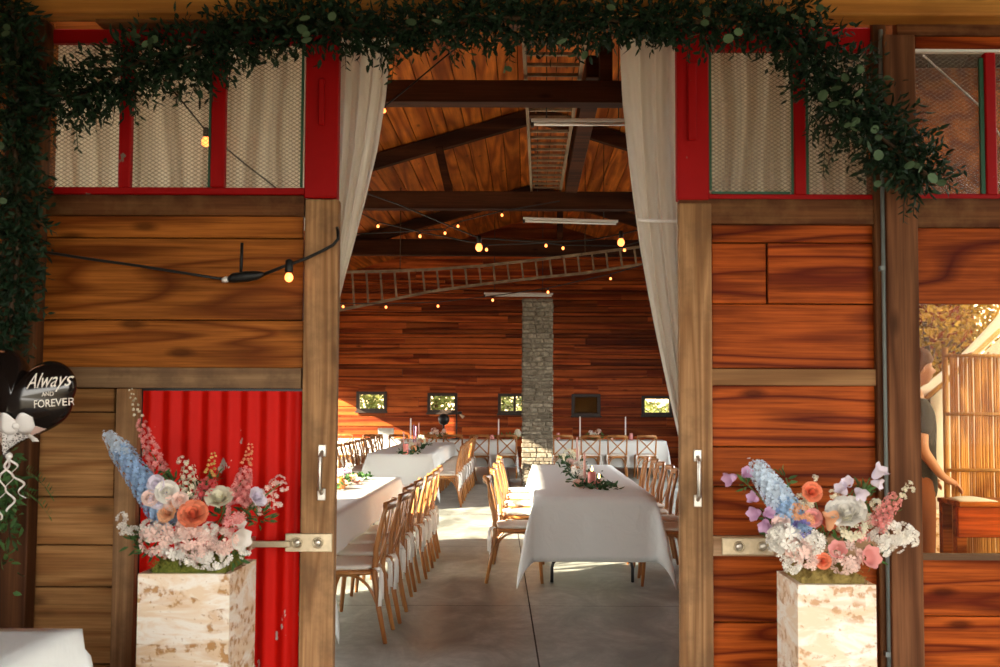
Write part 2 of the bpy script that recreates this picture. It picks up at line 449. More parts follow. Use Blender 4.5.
# ------------------------------------------------------------------ back wall with five little windows
WIN = [(356.5, 387, 391.5, 411.5), (427.5, 457.5, 393, 413), (498, 527, 393.5, 414), (571.5, 600.5, 394, 416), (641.5, 672, 396, 415.5)]
holes = []
for k, (x0, x1, y0, y1) in enumerate(WIN):
    a0, a1, b0, b1 = rect(x0, x1, y0, y1, YB)
    holes.append((a0+.05, a1-.05, b0+.05, b1-.05))
back = MB()
boards(back, XL, XR, 0, 2.35, YB, YB+.05, (.20, .30), .012, (2.5, 5), holes, .012)
boards(back, XL, XR, 2.35, 4.5, YB, YB+.05, (.085, .17), .016, (1.2, 4.5), (), .05)
boards(back, XL, XR, 4.5, 6.1, YB, YB+.05, (.2, .3), .012, (2.5, 5), (), .01)
struct(back.build('wall_back', M['back'], bevel=.003))
bs = MB()
xs_ = sorted([XL-.1] + [v for h in holes for v in h[:2]] + [XR+.1])
for a, b in zip(xs_[::2], xs_[1::2]): bs.box(a, b, YB+.055, YB+.09, 0, 2.35)
for h in holes:
    bs.box(h[0], h[1], YB+.055, YB+.09, 0, h[2]); bs.box(h[0], h[1], YB+.055, YB+.09, h[3], 2.35)
bs.box(XL-.1, XR+.1, YB+.055, YB+.09, 2.35, 6.3)
struct(bs.build('wall_back_sheathing', M['truss']))
for k, (x0, x1, y0, y1) in enumerate(WIN):
    a0, a1, b0, b1 = rect(x0, x1, y0, y1, YB)
    w = empty('window_%d' % (k+1), ((a0+a1)/2, YB, b0)); struct(w)
    f = MB(); t = .075
    for q in ((a0, a1, b0, b0+t), (a0, a1, b1-t, b1), (a0, a0+t, b0+t, b1-t), (a1-t, a1, b0+t, b1-t)):
        f.box(q[0], q[1], YB-.05, YB+.1, q[2], q[3])
    if k == 2: f.box((a0+a1)/2+.02, (a0+a1)/2+.08, YB-.02, YB+.06, b0+t, b1-t)
    f.box(a0-.02, a1+.02, YB-.10, YB-.045, b0-.035, b0+.01)
    f.build('window_frame', M['winframe'], w, bevel=.004)
    MB().box(a0+t, a1-t, YB+.03, YB+.036, b0+t, b1-t).build('pane', M['glass'], w)
    if k == 3:
        MB().box(a0+.03, a1-.03, YB+.04, YB+.055, b0+.03, b1-.03).build('shutter', M['winframe'], w)

# ------------------------------------------------------------------ roof
RX0, RZ, SL = .12, 6.0, .30
def zr(x): return RZ - SL*abs(x-RX0)
ce = MB()
for sgn in (-1, 1):
    x = 0.0; lim = (RX0-XL+.05) if sgn < 0 else (XR-RX0+.05)
    while x < lim:
        w = R.uniform(.2, .3); xa, xb = RX0+sgn*x, RX0+sgn*(x+w-.012)
        zj = R.uniform(0, .012)
        for y0, y1 in ((D0-.05, YJ), (YJ, YB+.1)):
            if y1 == YJ and max(xa, xb) > XN+.15: continue
            vs = [(xa, y0, zr(xa)+zj), (xb, y0, zr(xb)+zj), (xb, y1, zr(xb)+zj), (xa, y1, zr(xa)+zj)]
            vs += [(p[0], p[1], p[2]+.03) for p in vs]
            ce.add(vs, [(0,3,2,1),(4,5,6,7),(0,1,5,4),(1,2,6,5),(2,3,7,6),(3,0,4,7)] if sgn > 0 else [(0,1,2,3),(7,6,5,4),(4,5,1,0),(5,6,2,1),(6,7,3,2),(7,4,0,3)])
        x += w
struct(ce.build('ceiling', M['ceil'], bevel=.003))
rf = MB()
for xa, xb, y0, y1 in ((XL-.3, RX0, D0-.1, YB+.2), (RX0, XN+.15, D0-.1, YJ), (RX0, XR+.3, YJ, YB+.2)):
    vs = [(xa, y0, zr(xa)+.05), (xb, y0, zr(xb)+.05), (xb, y1, zr(xb)+.05), (xa, y1, zr(xa)+.05)]; vs += [(p[0], p[1], p[2]+.1) for p in vs]
    rf.add(vs, [(0,3,2,1),(4,5,6,7),(0,1,5,4),(1,2,6,5),(2,3,7,6),(3,0,4,7)])
struct(rf.build('roof', M['truss']))
# trusses: tie beam, rafters, posts
def truss(d, y0, y1, xl, xr, posts):
    t = struct(empty('roof_truss', (RX0, d, zof((y0+y1)/2, 500, d))))
    z1, z0 = zof(y0, 500, d), zof(y1, 500, d)
    MB().box(xl, xr, d-.09, d+.09, z0, z1).build('tie_beam', M['truss'], t, bevel=.006)
    for s, xe in ((-1, xl), (1, xr)):
        MB().bar((RX0, d, zr(RX0)-.13), (xe, d, zr(xe)-.13), .12, .22).build('rafter', M['truss'], t, bevel=.006)
    for xa, xb in posts:
        MB().bar((xa, d, z1), (xb, d, zr(xb)-.2), .12, .16, (0, 1, 0)).build('truss_post', M['truss'], t, bevel=.006)
truss(9.4, 83, 105, XL, XN, ((.74, .74),))
truss(14.9, 192.5, 210, XL, XR, ((-1.18, -1.34), (.66, .66)))
truss(20.2, 240, 256, XL, XR, ((.66, .66),))
pl = MB(); pl.box(.56, .74, 9.5, 14.8, zof(196, 570, 14.9)+.02, zof(196, 570, 14.9)+.24)  # dark bar standing in for the shade beside the ladder
struct(pl.build('ladder_shade_bar', M['truss'], bevel=.006))

# ------------------------------------------------------------------ side walls
sw = MB()
def wl(y0, y1, z0, z1, hs=(.2, .3)):
    m = MB(); boards(m, y0, y1, z0, z1, XL, XL+.04, hs, .01, (2, 5)); swap_xy(m); m.v = [(2*XL+.04-x, y, z) for x, y, z in m.v]; m.f = [tuple(reversed(f)) for f in m.f]
    sw.add(m.v, m.f)
ZO = 3.2
wl(D0, 6.0, 0, 4.5); wl(6.0, 12.3, ZO, 4.5); wl(12.3, 15.3, 0, 4.5); wl(15.3, 15.85, 0, 2.4); wl(15.3, 15.85, 3.25, 4.5); wl(15.85, 19.5, 0, 4.5)  # openings shaped to throw the sun patches inside
wl(19.5, 23.9, 0, .25); wl(19.5, 22.10, 1.81, 4.5); wl(22.10, 22.27, 1.81, 2.25); wl(22.10, 22.27, 3.05, 4.5); wl(22.27, 23.9, 1.81, 4.5); wl(23.9, YB, 0, 4.5)
struct(sw.build('wall_left', M['side']))
wr = MB(); 
for q in ((YJ, 11.0, 0, 4.9), (11.0, 19.5, 3.4, 4.9), (19.5, YB, 0, 4.9)):  # unseen opening added mid-wall to let more sky light in
    m = boards(MB(), *q, XR, XR+.05, (.2, .3), .004, (2, 5)); swap_xy(m); wr.add(m.v, m.f)
struct(wr.build('wall_right', M['side']))
wr = MB(); m = boards(MB(), D0+.12, YJ, 0, 5.5, XN, XN+.05, (.2, .3), .004, (2, 4.4)); swap_xy(m); wr.add(m.v, m.f)
struct(wr.build('wall_entrance', M['side']))
struct(boards(MB(), XN, XR+.05, 0, 5.5, YJ, YJ+.05, (.2, .3), .004).build('wall_step', M['back']))
# gable above the doors, facade beyond the picture on the left
g = MB(); ztop = zof(8)
boards(g, XL, XN, ztop-.1, 4.5, D0+.10, D0+.16, (.2, .25), .004)
z = 4.5
while z < 6.05:
    hw = (RZ-z+.02)/SL; g.box(max(XL, RX0-hw-.6), min(XN, RX0+hw+.6), D0+.10, D0+.16, z, z+.22); z += .22
boards(g, XL, xof(35), 0, ztop, D0+.08, D0+.14, (.2, .26), .004)
struct(g.build('wall_front_gable', M['plank']))

# ------------------------------------------------------------------ unseen porch roof and side walls, added to shade the front
po = MB(); q = [(-3.4, -1.6, 2.5), (3.9, -1.6, 2.5), (3.9, D0-.16, 3.78), (-3.4, D0-.16, 3.78)]; q += [(a, b, c+.1) for a, b, c in q]
po.add(q, [(0,3,2,1),(4,5,6,7),(0,1,5,4),(1,2,6,5),(2,3,7,6),(3,0,4,7)]); struct(po.build('unseen_shade_roof', M['truss']))
pw = MB(); m = boards(MB(), .5, D0-.1, 0, 3.36, -3.4, -3.3, (.2, .26), .004); swap_xy(m); pw.add(m.v, m.f)
m = boards(MB(), 2.5, D0-.1, 3.36, 3.75, -3.4, -3.3, (.2, .26), .004); swap_xy(m); pw.add(m.v, m.f)
m = boards(MB(), 2.6, D0-.1, 0, 3.3, 3.8, 3.9, (.2, .26), .004); swap_xy(m); pw.add(m.v, m.f)
struct(pw.build('unseen_shade_wall', M['truss']))

# ------------------------------------------------------------------ the front: top beam
tb = MB(); a0, a1, b0, b1 = rect(-80, 1320, -25, 13, 4.86)
tb.box(a0, a1, 4.86, 5.0, zof(13.5, 500, 4.86), zof(-40, 500, 4.86))
struct(tb.build('top_beam', M['beam'], bevel=.012, seg=2))
tl = MB(); tl.box(xof(95, 20, 4.95), xof(650, 20, 4.95), 4.95, 5.05, zof(24, 500, 4.95), zof(13, 500, 4.95)); struct(tl.build('door_track_board', M['rail_dark'], bevel=.005))

# generic wooden pieces measured on the photograph, placed in the plane y
def pbox(mb, x0, x1, y0, y1, ya, yb, d=None):
    d = d or ya
    a0, a1, b0, b1 = rect(x0, x1, y0, y1, d); mb.box(a0, a1, ya, yb, b0, b1); return mb
def piece(name, mat, x0, x1, y0, y1, ya, yb, parent=None, bevel=.004):
    return pbox(MB(), x0, x1, y0, y1, ya, yb).build(name, mat, parent, bevel=bevel, seg=2)
def planks(name, mat, rows, ya, yb, parent, gap=1.0):
    m = MB()
    for x0, x1, y0, y1 in rows: pbox(m, x0, x1, y0+gap*.5, y1-gap*.5, ya, yb)
    return m.build(name, mat, parent, bevel=.005, seg=2)
FL = 740   # just below the floor line of the front in the photograph's scale
def wired_window(name, x0, x1, y0, y1, parent, green=None):
    w = pbox(MB(), x0, x1, y0, y1, 5.045, 5.05).build(name, M['wired'], parent)
    if green:
        g = MB()
        for (gx0, gx1, gy0, gy1) in green: pbox(g, gx0, gx1, gy0, gy1, 5.028, 5.044)
        g.build('putty_edge', M['green'], w)
    return w
# --- left sliding door
d1 = struct(empty('door_1', (xof(180), D0, 0)))
planks('cladding', M['plank'], [(40, 303, 238, 320), (38, 303, 320, 368), (40, 303, 214, 238)], 5.04, 5.07, d1)
planks('low_cladding', M['plank_pale'], [(20, 114, 388, 412), (20, 114, 412, 497), (18, 114, 497, 545), (16, 114, 545, 587), (14, 114, 587, 664), (12, 114, 664, FL)], 5.04, 5.07, d1)
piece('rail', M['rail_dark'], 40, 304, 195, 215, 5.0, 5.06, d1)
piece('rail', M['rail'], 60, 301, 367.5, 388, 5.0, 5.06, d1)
piece('stile', M['stile'], 112, 134, 388.5, FL, 5.005, 5.06, d1)
piece('stile', M['stile'], 301, 335, 199, FL, 4.99, 5.06, d1, .007)
# corrugated sheet
a0, a1, b0, b1 = rect(138, 299, 391, FL, 5.04)
def corr(u, v): x = a0+(a1-a0)*u; return (x, 5.045+.012*math.cos(2*PI*(x-a0)/.098), b0+(b1-b0)*v)
MB().grid(corr, 160, 2).build('corrugated_panel', M['corr'], d1)
pbox(MB(), 132, 303, 386, FL, 5.072, 5.08).build('backing', M['black'], d1)
bk = MB(); pbox(bk, 0, 300, 196, FL, 5.085, 5.095); bk.build('light_stop_boarding', M['truss'], d1)  # added sheet that stops sunlight leaking through the board gaps
fr = MB(); pbox(fr, 40, 312, 29, 43, 5.015, 5.06)
for x0, x1 in ((30, 45), (119, 131), (211, 225)): pbox(fr, x0, x1, 43, 187, 5.015, 5.06)
pbox(fr, 40, 308, 187, 194.5, 5.015, 5.06)
fr.build('window_frame', M['red'], d1, bevel=.006)
pbox(MB(), 305, 338, 26, 198, 4.995, 5.06).build('red_post', M['red'], d1, bevel=.006)
pbox(MB(), 318, 324, 78, 125, 4.975, 4.995).build('red_bolt', M['red'], d1, bevel=.006)
for x0, x1 in ((45, 119), (131, 211), (225, 303)): wired_window('pane', x0, x1, 43, 187, d1, [(x1-2, x1, 45, 187)] if x1 > 200 else None)
h = MB()
def handle(px, y0, y1, parent):
    h = MB(); x = xof(px, (y0+y1)/2, 4.99); z1, z0 = zof(y0, px, 4.99), zof(y1, px, 4.99)
    for z in (z1-.028, z0+.028): h.box(x-.02, x+.02, 4.982, 4.99, z-.03, z+.03)
    h.tube([(x, 4.984, z1-.035), (x, 4.94, z1-.055), (x, 4.94, z0+.055), (x, 4.984, z0+.035)], .013, 8, .8)
    return h.build('handle', M['steel'], parent, bevel=.003)
handle(322, 445, 500, d1)
def latch(x0, x1, y0, y1, ya, parent, slots):
    h = pbox(MB(), x0, x1, y0, y1, ya-.008, ya)
    o = h.build('latch_plate', M['brass'], parent, bevel=.003)
    for sx in slots:
        c = P(sx, (y0+y1)/2, ya-.008); f = MB()
        n = 14
        ring = lambda k, r: [(c.x+k*r*math.cos(2*PI*i/n), ya-.012, c.z+k*r*.85*math.sin(2*PI*i/n)) for i in range(n)]
        f.lathe((c.x, ya-.008, c.z), [(.027, 0), (.027, .012), (.020, .012), (.020, .002)], 14, (0, -1, 0)); f.build('latch_eye', M['brass'], o)
        MB().lathe((c.x, ya-.008, c.z), [(.0195, 0), (.0195, .006), (.006, .009)], 12, (0, -1, 0)).build('latch_bolt', M['steel'], o)
latch(285, 332, 533.5, 552, 4.99, d1, (297, 318))
bb = pbox(MB(), 246, 290, 541, 547.5, 4.96, 4.972); pbox(bb, 248, 252, 538, 550, 4.96, 5.03); bb.build('latch_bar', M['brass'], d1, bevel=.003)
# dark post at the far left
lp = MB(); t_, b_ = P(10, 40, 4.95), P(-12, 667, 4.95); t2, b2 = P(47, 40, 4.95), P(25, 667, 4.95)
zt, zb = zof(20, 20, 4.95), 0
def lx(p, q, z): return p.x+(q.x-p.x)*(z-p.z)/(q.z-p.z)
vs = []
for z in (zb, zt):
    for x, y in ((lx(t_, b_, z), 4.93), (lx(t2, b2, z), 4.93), (lx(t2, b2, z), 5.03), (lx(t_, b_, z), 5.03)): vs.append((x, y, z))
lp.add(vs, [(0,3,2,1),(4,5,6,7),(0,1,5,4),(1,2,6,5),(2,3,7,6),(3,0,4,7)])
struct(lp.build('corner_post', M['post'], bevel=.008, seg=2))
# --- right sliding door
d2 = struct(empty('door_2', (xof(780), D0, 0)))
planks('cladding', M['plank_r'], [(712, 880, 224, 243), (712, 766, 243, 304), (768, 880, 243, 304), (712, 880, 304, 369), (712, 880, 385, 447), (712, 880, 447, 487), (712, 880, 487, 537), (712, 880, 556, 623), (712, 880, 623, 690), (712, 880, 690, FL)], 5.04, 5.07, d2)
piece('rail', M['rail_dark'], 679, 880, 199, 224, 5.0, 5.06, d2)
piece('rail', M['rail_brown'], 698, 880, 369, 385.5, 5.0, 5.06, d2)
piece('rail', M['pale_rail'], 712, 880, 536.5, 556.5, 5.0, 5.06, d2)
piece('stile', M['stile'], 680, 713, 203, FL, 4.99, 5.05, d2, .007)
pbox(MB(), 677, 709, 24, 200, 4.995, 5.06).build('red_post', M['red'], d2, bevel=.006)
pbox(MB(), 688, 697, 62, 140, 4.97, 4.995).build('red_bolt', M['red'], d2, bevel=.006)
bk = MB(); pbox(bk, 700, 888, 201, FL, 5.085, 5.095); bk.build('light_stop_boarding', M['truss'], d2)  # added light stop behind the boards
fr = MB(); pbox(fr, 700, 884, 27, 50.5, 5.015, 5.06); pbox(fr, 700, 884, 194, 200, 5.015, 5.06)
for x0, x1 in ((794, 806), (874, 884)): pbox(fr, x0, x1, 50, 195, 5.015, 5.06)
fr.build('window_frame', M['red'], d2, bevel=.006)
wired_window('pane', 709, 794, 50, 195, d2, [(791.5, 794, 52, 194), (709, 711.5, 52, 190), (712, 790, 191.5, 194)])
wired_window('pane', 806, 875, 50, 195, d2, [(806, 808.5, 52, 194)])
handle(697.5, 450, 506.5, d2)
latch(722, 774, 538, 555, 5.0, d2, (739, 763))
# --- big post, conduit and the glazed bay on the right
pg = pbox(MB(), 889, 921, 34, FL, 4.93, 5.03); struct(pg.build('door_post', M['post_grey'], bevel=.008, seg=2))
pg = pbox(MB(), 877, 891, 20, FL, 4.985, 5.03); struct(pg.build('dark_gap_strip', M['post'], bevel=.006))  # dark strip standing in for the shadowed gap beside the post
x = xof(886, 430, 4.965); cz = MB().tube([(x, 4.965, 0), (x, 4.965, zof(30, 886, 4.965))], .012, 8)
for zc in (.3, 1.2, 2.2, 3.0): cz.box(x-.02, x+.02, 4.953, 4.985, zc-.012, zc+.012)
tag(cz.build('conduit_pipe', M['conduit']), 'thin grey vertical pipe fixed to the dark post beside the garland end', 'pipe')
bay = struct(empty('wall_right_bay', (xof(960), 5.0, 0)))
piece('header', M['rail_dark'], 897, 1300, 15, 36, 4.98, 5.05, bay)
pbox(MB(), 915, 1300, 36, 49, 5.0, 5.06).build('head_rail', M['plank_r'], bay, bevel=.005)
pbox(MB(), 915, 1300, 49.5, 52.5, 5.01, 5.04).build('white_strip', M['tube'], bay)
fr = pbox(MB(), 986, 997, 52, 195, 5.015, 5.06); pbox(fr, 915, 1300, 194, 200, 5.015, 5.06); pbox(fr, 905, 914, 52, 195, 5.015, 5.06)
fr.build('window_frame', M['red'], bay, bevel=.006)
piece('rail', M['rail_dark'], 915, 1300, 199, 228, 5.0, 5.06, bay)
planks('cladding', M['plank_r'], [(915, 1300, 228, 305), (915, 1300, 560, 617), (915, 1300, 617, 690), (915, 1300, 690, FL)], 5.02, 5.06, bay)
bk = MB(); pbox(bk, 905, 1300, 200, 304, 5.085, 5.095); pbox(bk, 905, 1300, 562, FL, 5.085, 5.095); bk.build('light_stop_boarding', M['truss'], bay)  # added light stop behind the bay boards
piece('sill', M['rail'], 915, 1300, 555.5, 561, 4.99, 5.06, bay, .002)
wv = struct(empty('window_6', (xof(950), 5.05, zof(195))))
wired_window('pane', 913, 986, 52, 195, wv, [(980.5, 984.5, 58, 195)])
wired_window('pane', 997, 1300, 52, 195, wv)
wv = struct(empty('window_7', (xof(960), 5.05, zof(556))))
pbox(MB(), 915, 1300, 305, 556, 5.045, 5.05).build('pane', M['glass'], wv)
# white diagonal cable behind the upper pane
c = MB().tube([P(923, 55, 5.3), P(982, 108, 5.3), P(1010, 150, 5.3)], .006, 6)
tag(c.build('white_cable', M['tube']), 'thin white cable slanting behind the wired glass over the garden window', 'cable')
# orange boards of the lean-to behind the upper right pane
lt = boards(MB(), 1.95, 4.2, zof(238), zof(-60), 5.75, 5.78, (.2, .3), .001)
struct(lt.build('wall_lean_to', M['ceil']))

lr = MB()  # unseen roof added over the yard to shade it
for k in range(13):
    x = 1.93+.2*k; lr.add([(x, 5.1, 3.62), (x+.19, 5.1, 3.62), (x+.19, 7.9, 3.05), (x, 7.9, 3.05), (x, 5.1, 3.66), (x+.19, 5.1, 3.66), (x+.19, 7.9, 3.09), (x, 7.9, 3.09)], [(0,3,2,1),(4,5,6,7),(0,1,5,4),(1,2,6,5),(2,3,7,6),(3,0,4,7)])
lr.box(1.93, 4.55, 7.82, 7.92, 2.9, 3.05); lr.box(4.43, 4.55, 7.8, 7.92, 0, 2.95)
struct(lr.build('yard_shade_roof', M['truss']))
# ------------------------------------------------------------------ stone pillar
d = 18.6
a0, a1, b0, b1 = rect(522, 553, 298, 486, d)
pm = MB().box(a0+.03, a1-.03, d+.03, d+.6, 0, b1-.02)
struct(pm.build('pillar_core', M['mortar']))
ps = MB(); z = 0
while z < b1-.03:
    h = min(R.uniform(.05, .10), b1-z)
    for fx0, fx1, fy0, fy1, ax in ((a0, a1, d, d+.08, 0), (a0, a0+.08, d+.08, d+.62, 1), (a1-.08, a1, d+.08, d+.62, 1)):
        p, e = (fx0, fx1) if ax == 0 else (fy0, fy1)
        while p < e-.02:
            w = min(R.uniform(.1, .28), e-p)
            if e-p-w < .06: w = e-p
            o = R.uniform(-.012, .012)
            if ax == 0: ps.box(p+.005, p+w-.005, d+o, d+.08, z+.005, z+h-.005)
            elif fx0 == a0: ps.box(a0+o, a0+.08, p+.005, p+w-.005, z+.005, z+h-.005)
            else: ps.box(a1-.08, a1+o, p+.005, p+w-.005, z+.005, z+h-.005)
            p += w
    z += h
struct(ps.build('pillar', M['stone'], bevel=.012, seg=2))
# ------------------------------------------------------------------ chairs
def slab(mb, hw, hd, z0, z1, n=28, e=4.0, bev=.01, cx=0, cy=0, crown=0, taper=.0):
    def ring(s, z):
        r = []
        for k in range(n):
            a = 2*PI*k/n; c, q = math.cos(a), math.sin(a)
            x = math.copysign(abs(c)**(2/e), c)*(hw-s); y = math.copysign(abs(q)**(2/e), q)*(hd-s)
            r.append((cx+x*(1-taper*(y/hd)), cy+y, z))
        return r
    rings = [ring(bev, z0), ring(0, z0+bev), ring(0, z1-bev), ring(bev*.6, z1-bev*.3), ring(bev*2, z1)]
    if crown: rings.append(ring(min(hw, hd)*.6, z1+crown))
    return mb.loft(rings)
def bez(a, b, c, n=8):
    a, b, c = Vector(a), Vector(b), Vector(c)
    return [a*(1-t)**2+b*2*t*(1-t)+c*t*t for t in [i/n for i in range(n+1)]]
def chair_proto():
    t = empty('cross_back_chair')
    slab(MB(), .215, .205, .425, .458, bev=.012, taper=.08).build('seat', M['chair'], t)
    cu = slab(MB(), .205, .195, .459, .492, bev=.012, crown=.008, taper=.08).build('cushion', M['cushion'], t)
    for s in (-1, 1):
        tie = MB()
        for q, ln, sw in ((0, .23, .02), (1, .19, -.015)):
            x0 = s*(.196+.012*q); y0 = .215+.012*q
            pts = [(x0, y0-.03, .475), (x0+s*.006, y0+.008, .47), (x0+s*.012, y0+.022, .44), (x0+s*.012+sw*.4, y0+.025, .47-ln*.5), (x0+s*.01+sw, y0+.022, .47-ln)]
            tie.tube(pts, [.008, .012, .013, .014, .016], 6, .25, (0, 1, 0))
        tie.ball((s*.2, .225, .466), .017, 8)
        tie.build('tie', M['ribbon'], cu)
    for s in (-1, 1):
        MB().tube([(s*.185, -.17, .43), (s*.19, -.185, .25), (s*.2, -.205, 0)], [.019, .018, .013], 10).build('leg', M['chair'], t)
        MB().tube([(s*.195, .27, 0), (s*.188, .225, .22), (s*.185, .195, .42), (s*.188, .205, .60), (s*.193, .235, .75), (s*.192, .258, .84), (s*.178, .268, .875)], [.014, .018, .019, .018, .016, .015, .014], 10).build('leg', M['chair'], t)
    tr = MB(); rings = []
    for p in bez((-.195, .258, .865), (0, .335, .88), (.195, .258, .865), 12):
        rings.append([(p.x, p.y-.011, p.z-.028), (p.x, p.y+.011, p.z-.030), (p.x, p.y+.015, p.z), (p.x, p.y+.009, p.z+.022), (p.x, p.y-.009, p.z+.022), (p.x, p.y-.014, p.z)])
    tr.loft(rings).build('top_rail', M['chair'], t)
    for s in (-1, 1):
        MB().tube(bez((s*.183, .200, .475), (0, .262+.012*s, .66), (-s*.188, .255, .845), 12), .0135, 8, .5, (1, 0, 0)).build('cross_slat', M['chair'], t)
    for s in (-1, 1):
        MB().tube(bez((s*.19, -.185, .22), (s*.185, -.14, .44), (s*.175, 0, .425))+bez((s*.175, 0, .425), (s*.185, .15, .44), (s*.19, .215, .24))[1:], .0095, 8).build('brace', M['chair'], t)
    MB().tube(bez((-.19, -.19, .24), (-.15, -.18, .44), (0, -.175, .425))+bez((0, -.175, .425), (.15, -.18, .44), (.19, -.19, .24))[1:], .0095, 8).build('brace', M['chair'], t)
    MB().tube(bez((-.187, .225, .24), (-.15, .2, .44), (0, .185, .425))+bez((0, .185, .425), (.15, .2, .44), (.187, .225, .24))[1:], .0095, 8).build('brace', M['chair'], t)
    return t
proto = chair_proto(); used = [False]
ORD = ['first', 'second', 'third', 'fourth', 'fifth', 'sixth', 'seventh', 'eighth', 'ninth', 'tenth', 'eleventh']
def chair(x, y, rz, label, group):
    o = proto if not used[0] else copy_tree(proto); used[0] = True
    o.location = (x+R.uniform(-.02, .02), y, 0); o.rotation_euler = (0, 0, rz+R.uniform(-.05, .05))
    tag(o, label, 'chair', group)
for k in range(7):
    chair(-1.16, 6.60+.58*k, -PI/2, 'bentwood chair at the table behind the red-panelled door, %s from the doorway' % ORD[k], 'chairs at the table behind the red door')
for k, d in enumerate((8.74, 9.75, 10.6, 11.4, 12.2)):
    chair(-.05, d, PI/2, 'aisle-side bentwood chair at the pink candle table, %s from the doorway' % ORD[k], 'aisle chairs at the pink candle table')
for k in range(7):
    chair(1.20, 8.62+.58*k, -PI/2, 'bentwood chair beyond the pink candle table, seen past its linen, %s from the doorway' % ORD[k], 'wall side chairs at the pink candle table')
for k in range(9):
    chair(-1.25, 14.95+.58*k, -PI/2, 'bentwood chair on the pillar side of the mauve taper table, %s from the doorway' % ORD[k], 'pillar side chairs at the mauve taper table')
for k in range(8):
    chair(-2.62, 15.45+.56*k, PI/2, 'bentwood chair on the sunlit side of the mauve taper table, %s from the doorway' % ORD[k], 'sunlit side chairs at the mauve taper table')
for k, px in enumerate((507, 481, 455, 428, 401, 374, 347)):
    chair((px-527)*.0207, 20.72, PI, 'bentwood chair at the laptop table along the back wall, %s from the stone pillar' % ORD[k], 'chairs at the back table beside the laptop')
for k, px in enumerate((562, 590, 617, 645)):
    chair((px-527)*.0207, 20.72, PI, 'bentwood chair at the table below the dark window, %s from the stone pillar' % ORD[k], 'chairs at the back table by the dark window')

# ------------------------------------------------------------------ tables and cloths
def table(x0, x1, y0, y1, label, group='folding tables under white linen'):
    t = empty('folding_table', ((x0+x1)/2, (y0+y1)/2, 0))
    MB().box(x0+.02, x1-.02, y0+.02, y1-.02, .70, .738).build('tabletop', M['tube'], t, bevel=.006)
    ends = [(y0+.35, 0), (y1-.35, 0)] if y1-y0 > x1-x0 else None
    if ends:
        for yy, _ in ends:
            for xx, s in ((x0+.14, 1), (x1-.14, -1)):
                MB().tube([(xx+s*.07, yy, .70), (xx+s*.07, yy, .30), (xx+s*.055, yy, .22), (xx+s*.01, yy, .16), (xx, yy, .12), (xx, yy, 0)], .014, 8).build('leg', M['black'], t)
            MB().tube([(x0+.2, yy, .3), (x1-.2, yy, .3)], .01, 6).build('leg_brace', M['black'], t)
    else:
        for xx in (x0+.35, x1-.35):
            for yy in (y0+.12, y1-.12): MB().tube([(xx, yy, .70), (xx, yy, 0)], .014, 8).build('leg', M['black'], t)
    tag(t, label, 'table', group); return t
def cloth(x0, x1, y0, y1, zt, dx, dy, label, group, tuck=None, seed=0, ear=.20, long_y=True):
    rr = random.Random(seed)
    """linen over a table: dx, dy are the drops on the x and y sides; tuck shortens the sides where chairs stand"""
    L, W = y1-y0, x1-x0; rc = .03
    us = [-1-i*.001 for i in ()]
    def axis(a, b, drop, n):
        m = 9
        pts = [(a, -drop*(m-i)/m) for i in range(m)] + [(a+(b-a)*i/n, 0) for i in range(n+1)] + [(b, drop*(i+1)/m) for i in range(m)]
        return pts
    ax = axis(x0, x1, dx, 12); ay = axis(y0, y1, dy, max(14, int(L/.12)))
    ph = [rr.uniform(0, 6) for _ in range(8)]
    mb = MB(); vs = []
    for (yb, b) in ay:
        for (xb, a) in ax:
            if b == 0 and a != 0 and tuck:
                e = min(yb-y0, y1-yb); k = min(1, max(0, (e-.06)/.16)); k = k*k*(3-2*k)
                a *= 1-k*(1-tuck/dx)
            sa, sb = (1 if a > 0 else -1), (1 if b > 0 else -1); aa, bb = abs(a), abs(b)
            x, y = xb, yb
            if aa == 0 and bb == 0:
                z = zt + .0015*math.sin(x*9+ph[0])*math.sin(y*5+ph[1])
            elif bb == 0:
                z = zt-aa; x += sa*(.006+.012*min(1, aa/.3)*(1+math.sin(y*6.5+ph[2]))+.02*aa)
            elif aa == 0:
                z = zt-bb; y += sb*(.010*min(1, bb/.2)*math.exp(-((x-(x0+x1)/2)/.02)**2)) + sb*(.006+.010*min(1, bb/.3)*(1+math.sin(x*8+ph[3]))+.02*bb)
            else:
                r = math.hypot(aa, bb); f = math.atan2(bb, aa)
                z = zt-r; s2 = math.sin(2*f)
                off = .006+.03*min(1, r/.3)+.02*r
                cxo = off*math.cos(f)**.5+ear*r*s2*math.cos(f*.9+.05)
                cyo = off*math.sin(f)**.5+ear*r*s2*math.sin(f*.9+.05)
                x += sa*cxo; y += sb*cyo
            vs.append((x, y, max(z, .006)))
    w = len(ax); fs = [(j*w+i, j*w+i+1, (j+1)*w+i+1, (j+1)*w+i) for j in range(len(ay)-1) for i in range(w-1)]
    mb.add(vs, fs, True)
    o = mb.build('tablecloth', M['cloth'], solid=.004)
    return tag(o, label, 'tablecloth', group)
CG = 'white tablecloths in the barn'
table(.08, 1.05, 8.28, 12.66, 'black-legged folding table under the cloth with the pink pillar candle')
cloth(.07, 1.06, 8.26, 12.68, .752, .50, .52, 'white linen with deep pointed corners on the table with the pink pillar candle', CG, .245, 1)
table(-2.28, -1.31, 6.42, 10.40, 'folding table under white linen, half hidden behind the red-panelled door')
cloth(-2.29, -1.30, 6.40, 10.42, .752, .50, .52, 'white linen on the table half hidden behind the red-panelled door', CG, .245, 2)
table(-2.40, -1.45, 15.2, 19.9, 'folding table under white linen with mauve and white tapers')
cloth(-2.41, -1.44, 15.18, 19.92, .752, .50, .52, 'white linen on the table of mauve tapers before the small green window', CG, .245, 3)
table(-4.6, -.28, 21.0, 21.75, 'folding table along the back wall, on the laptop side of the stone pillar')
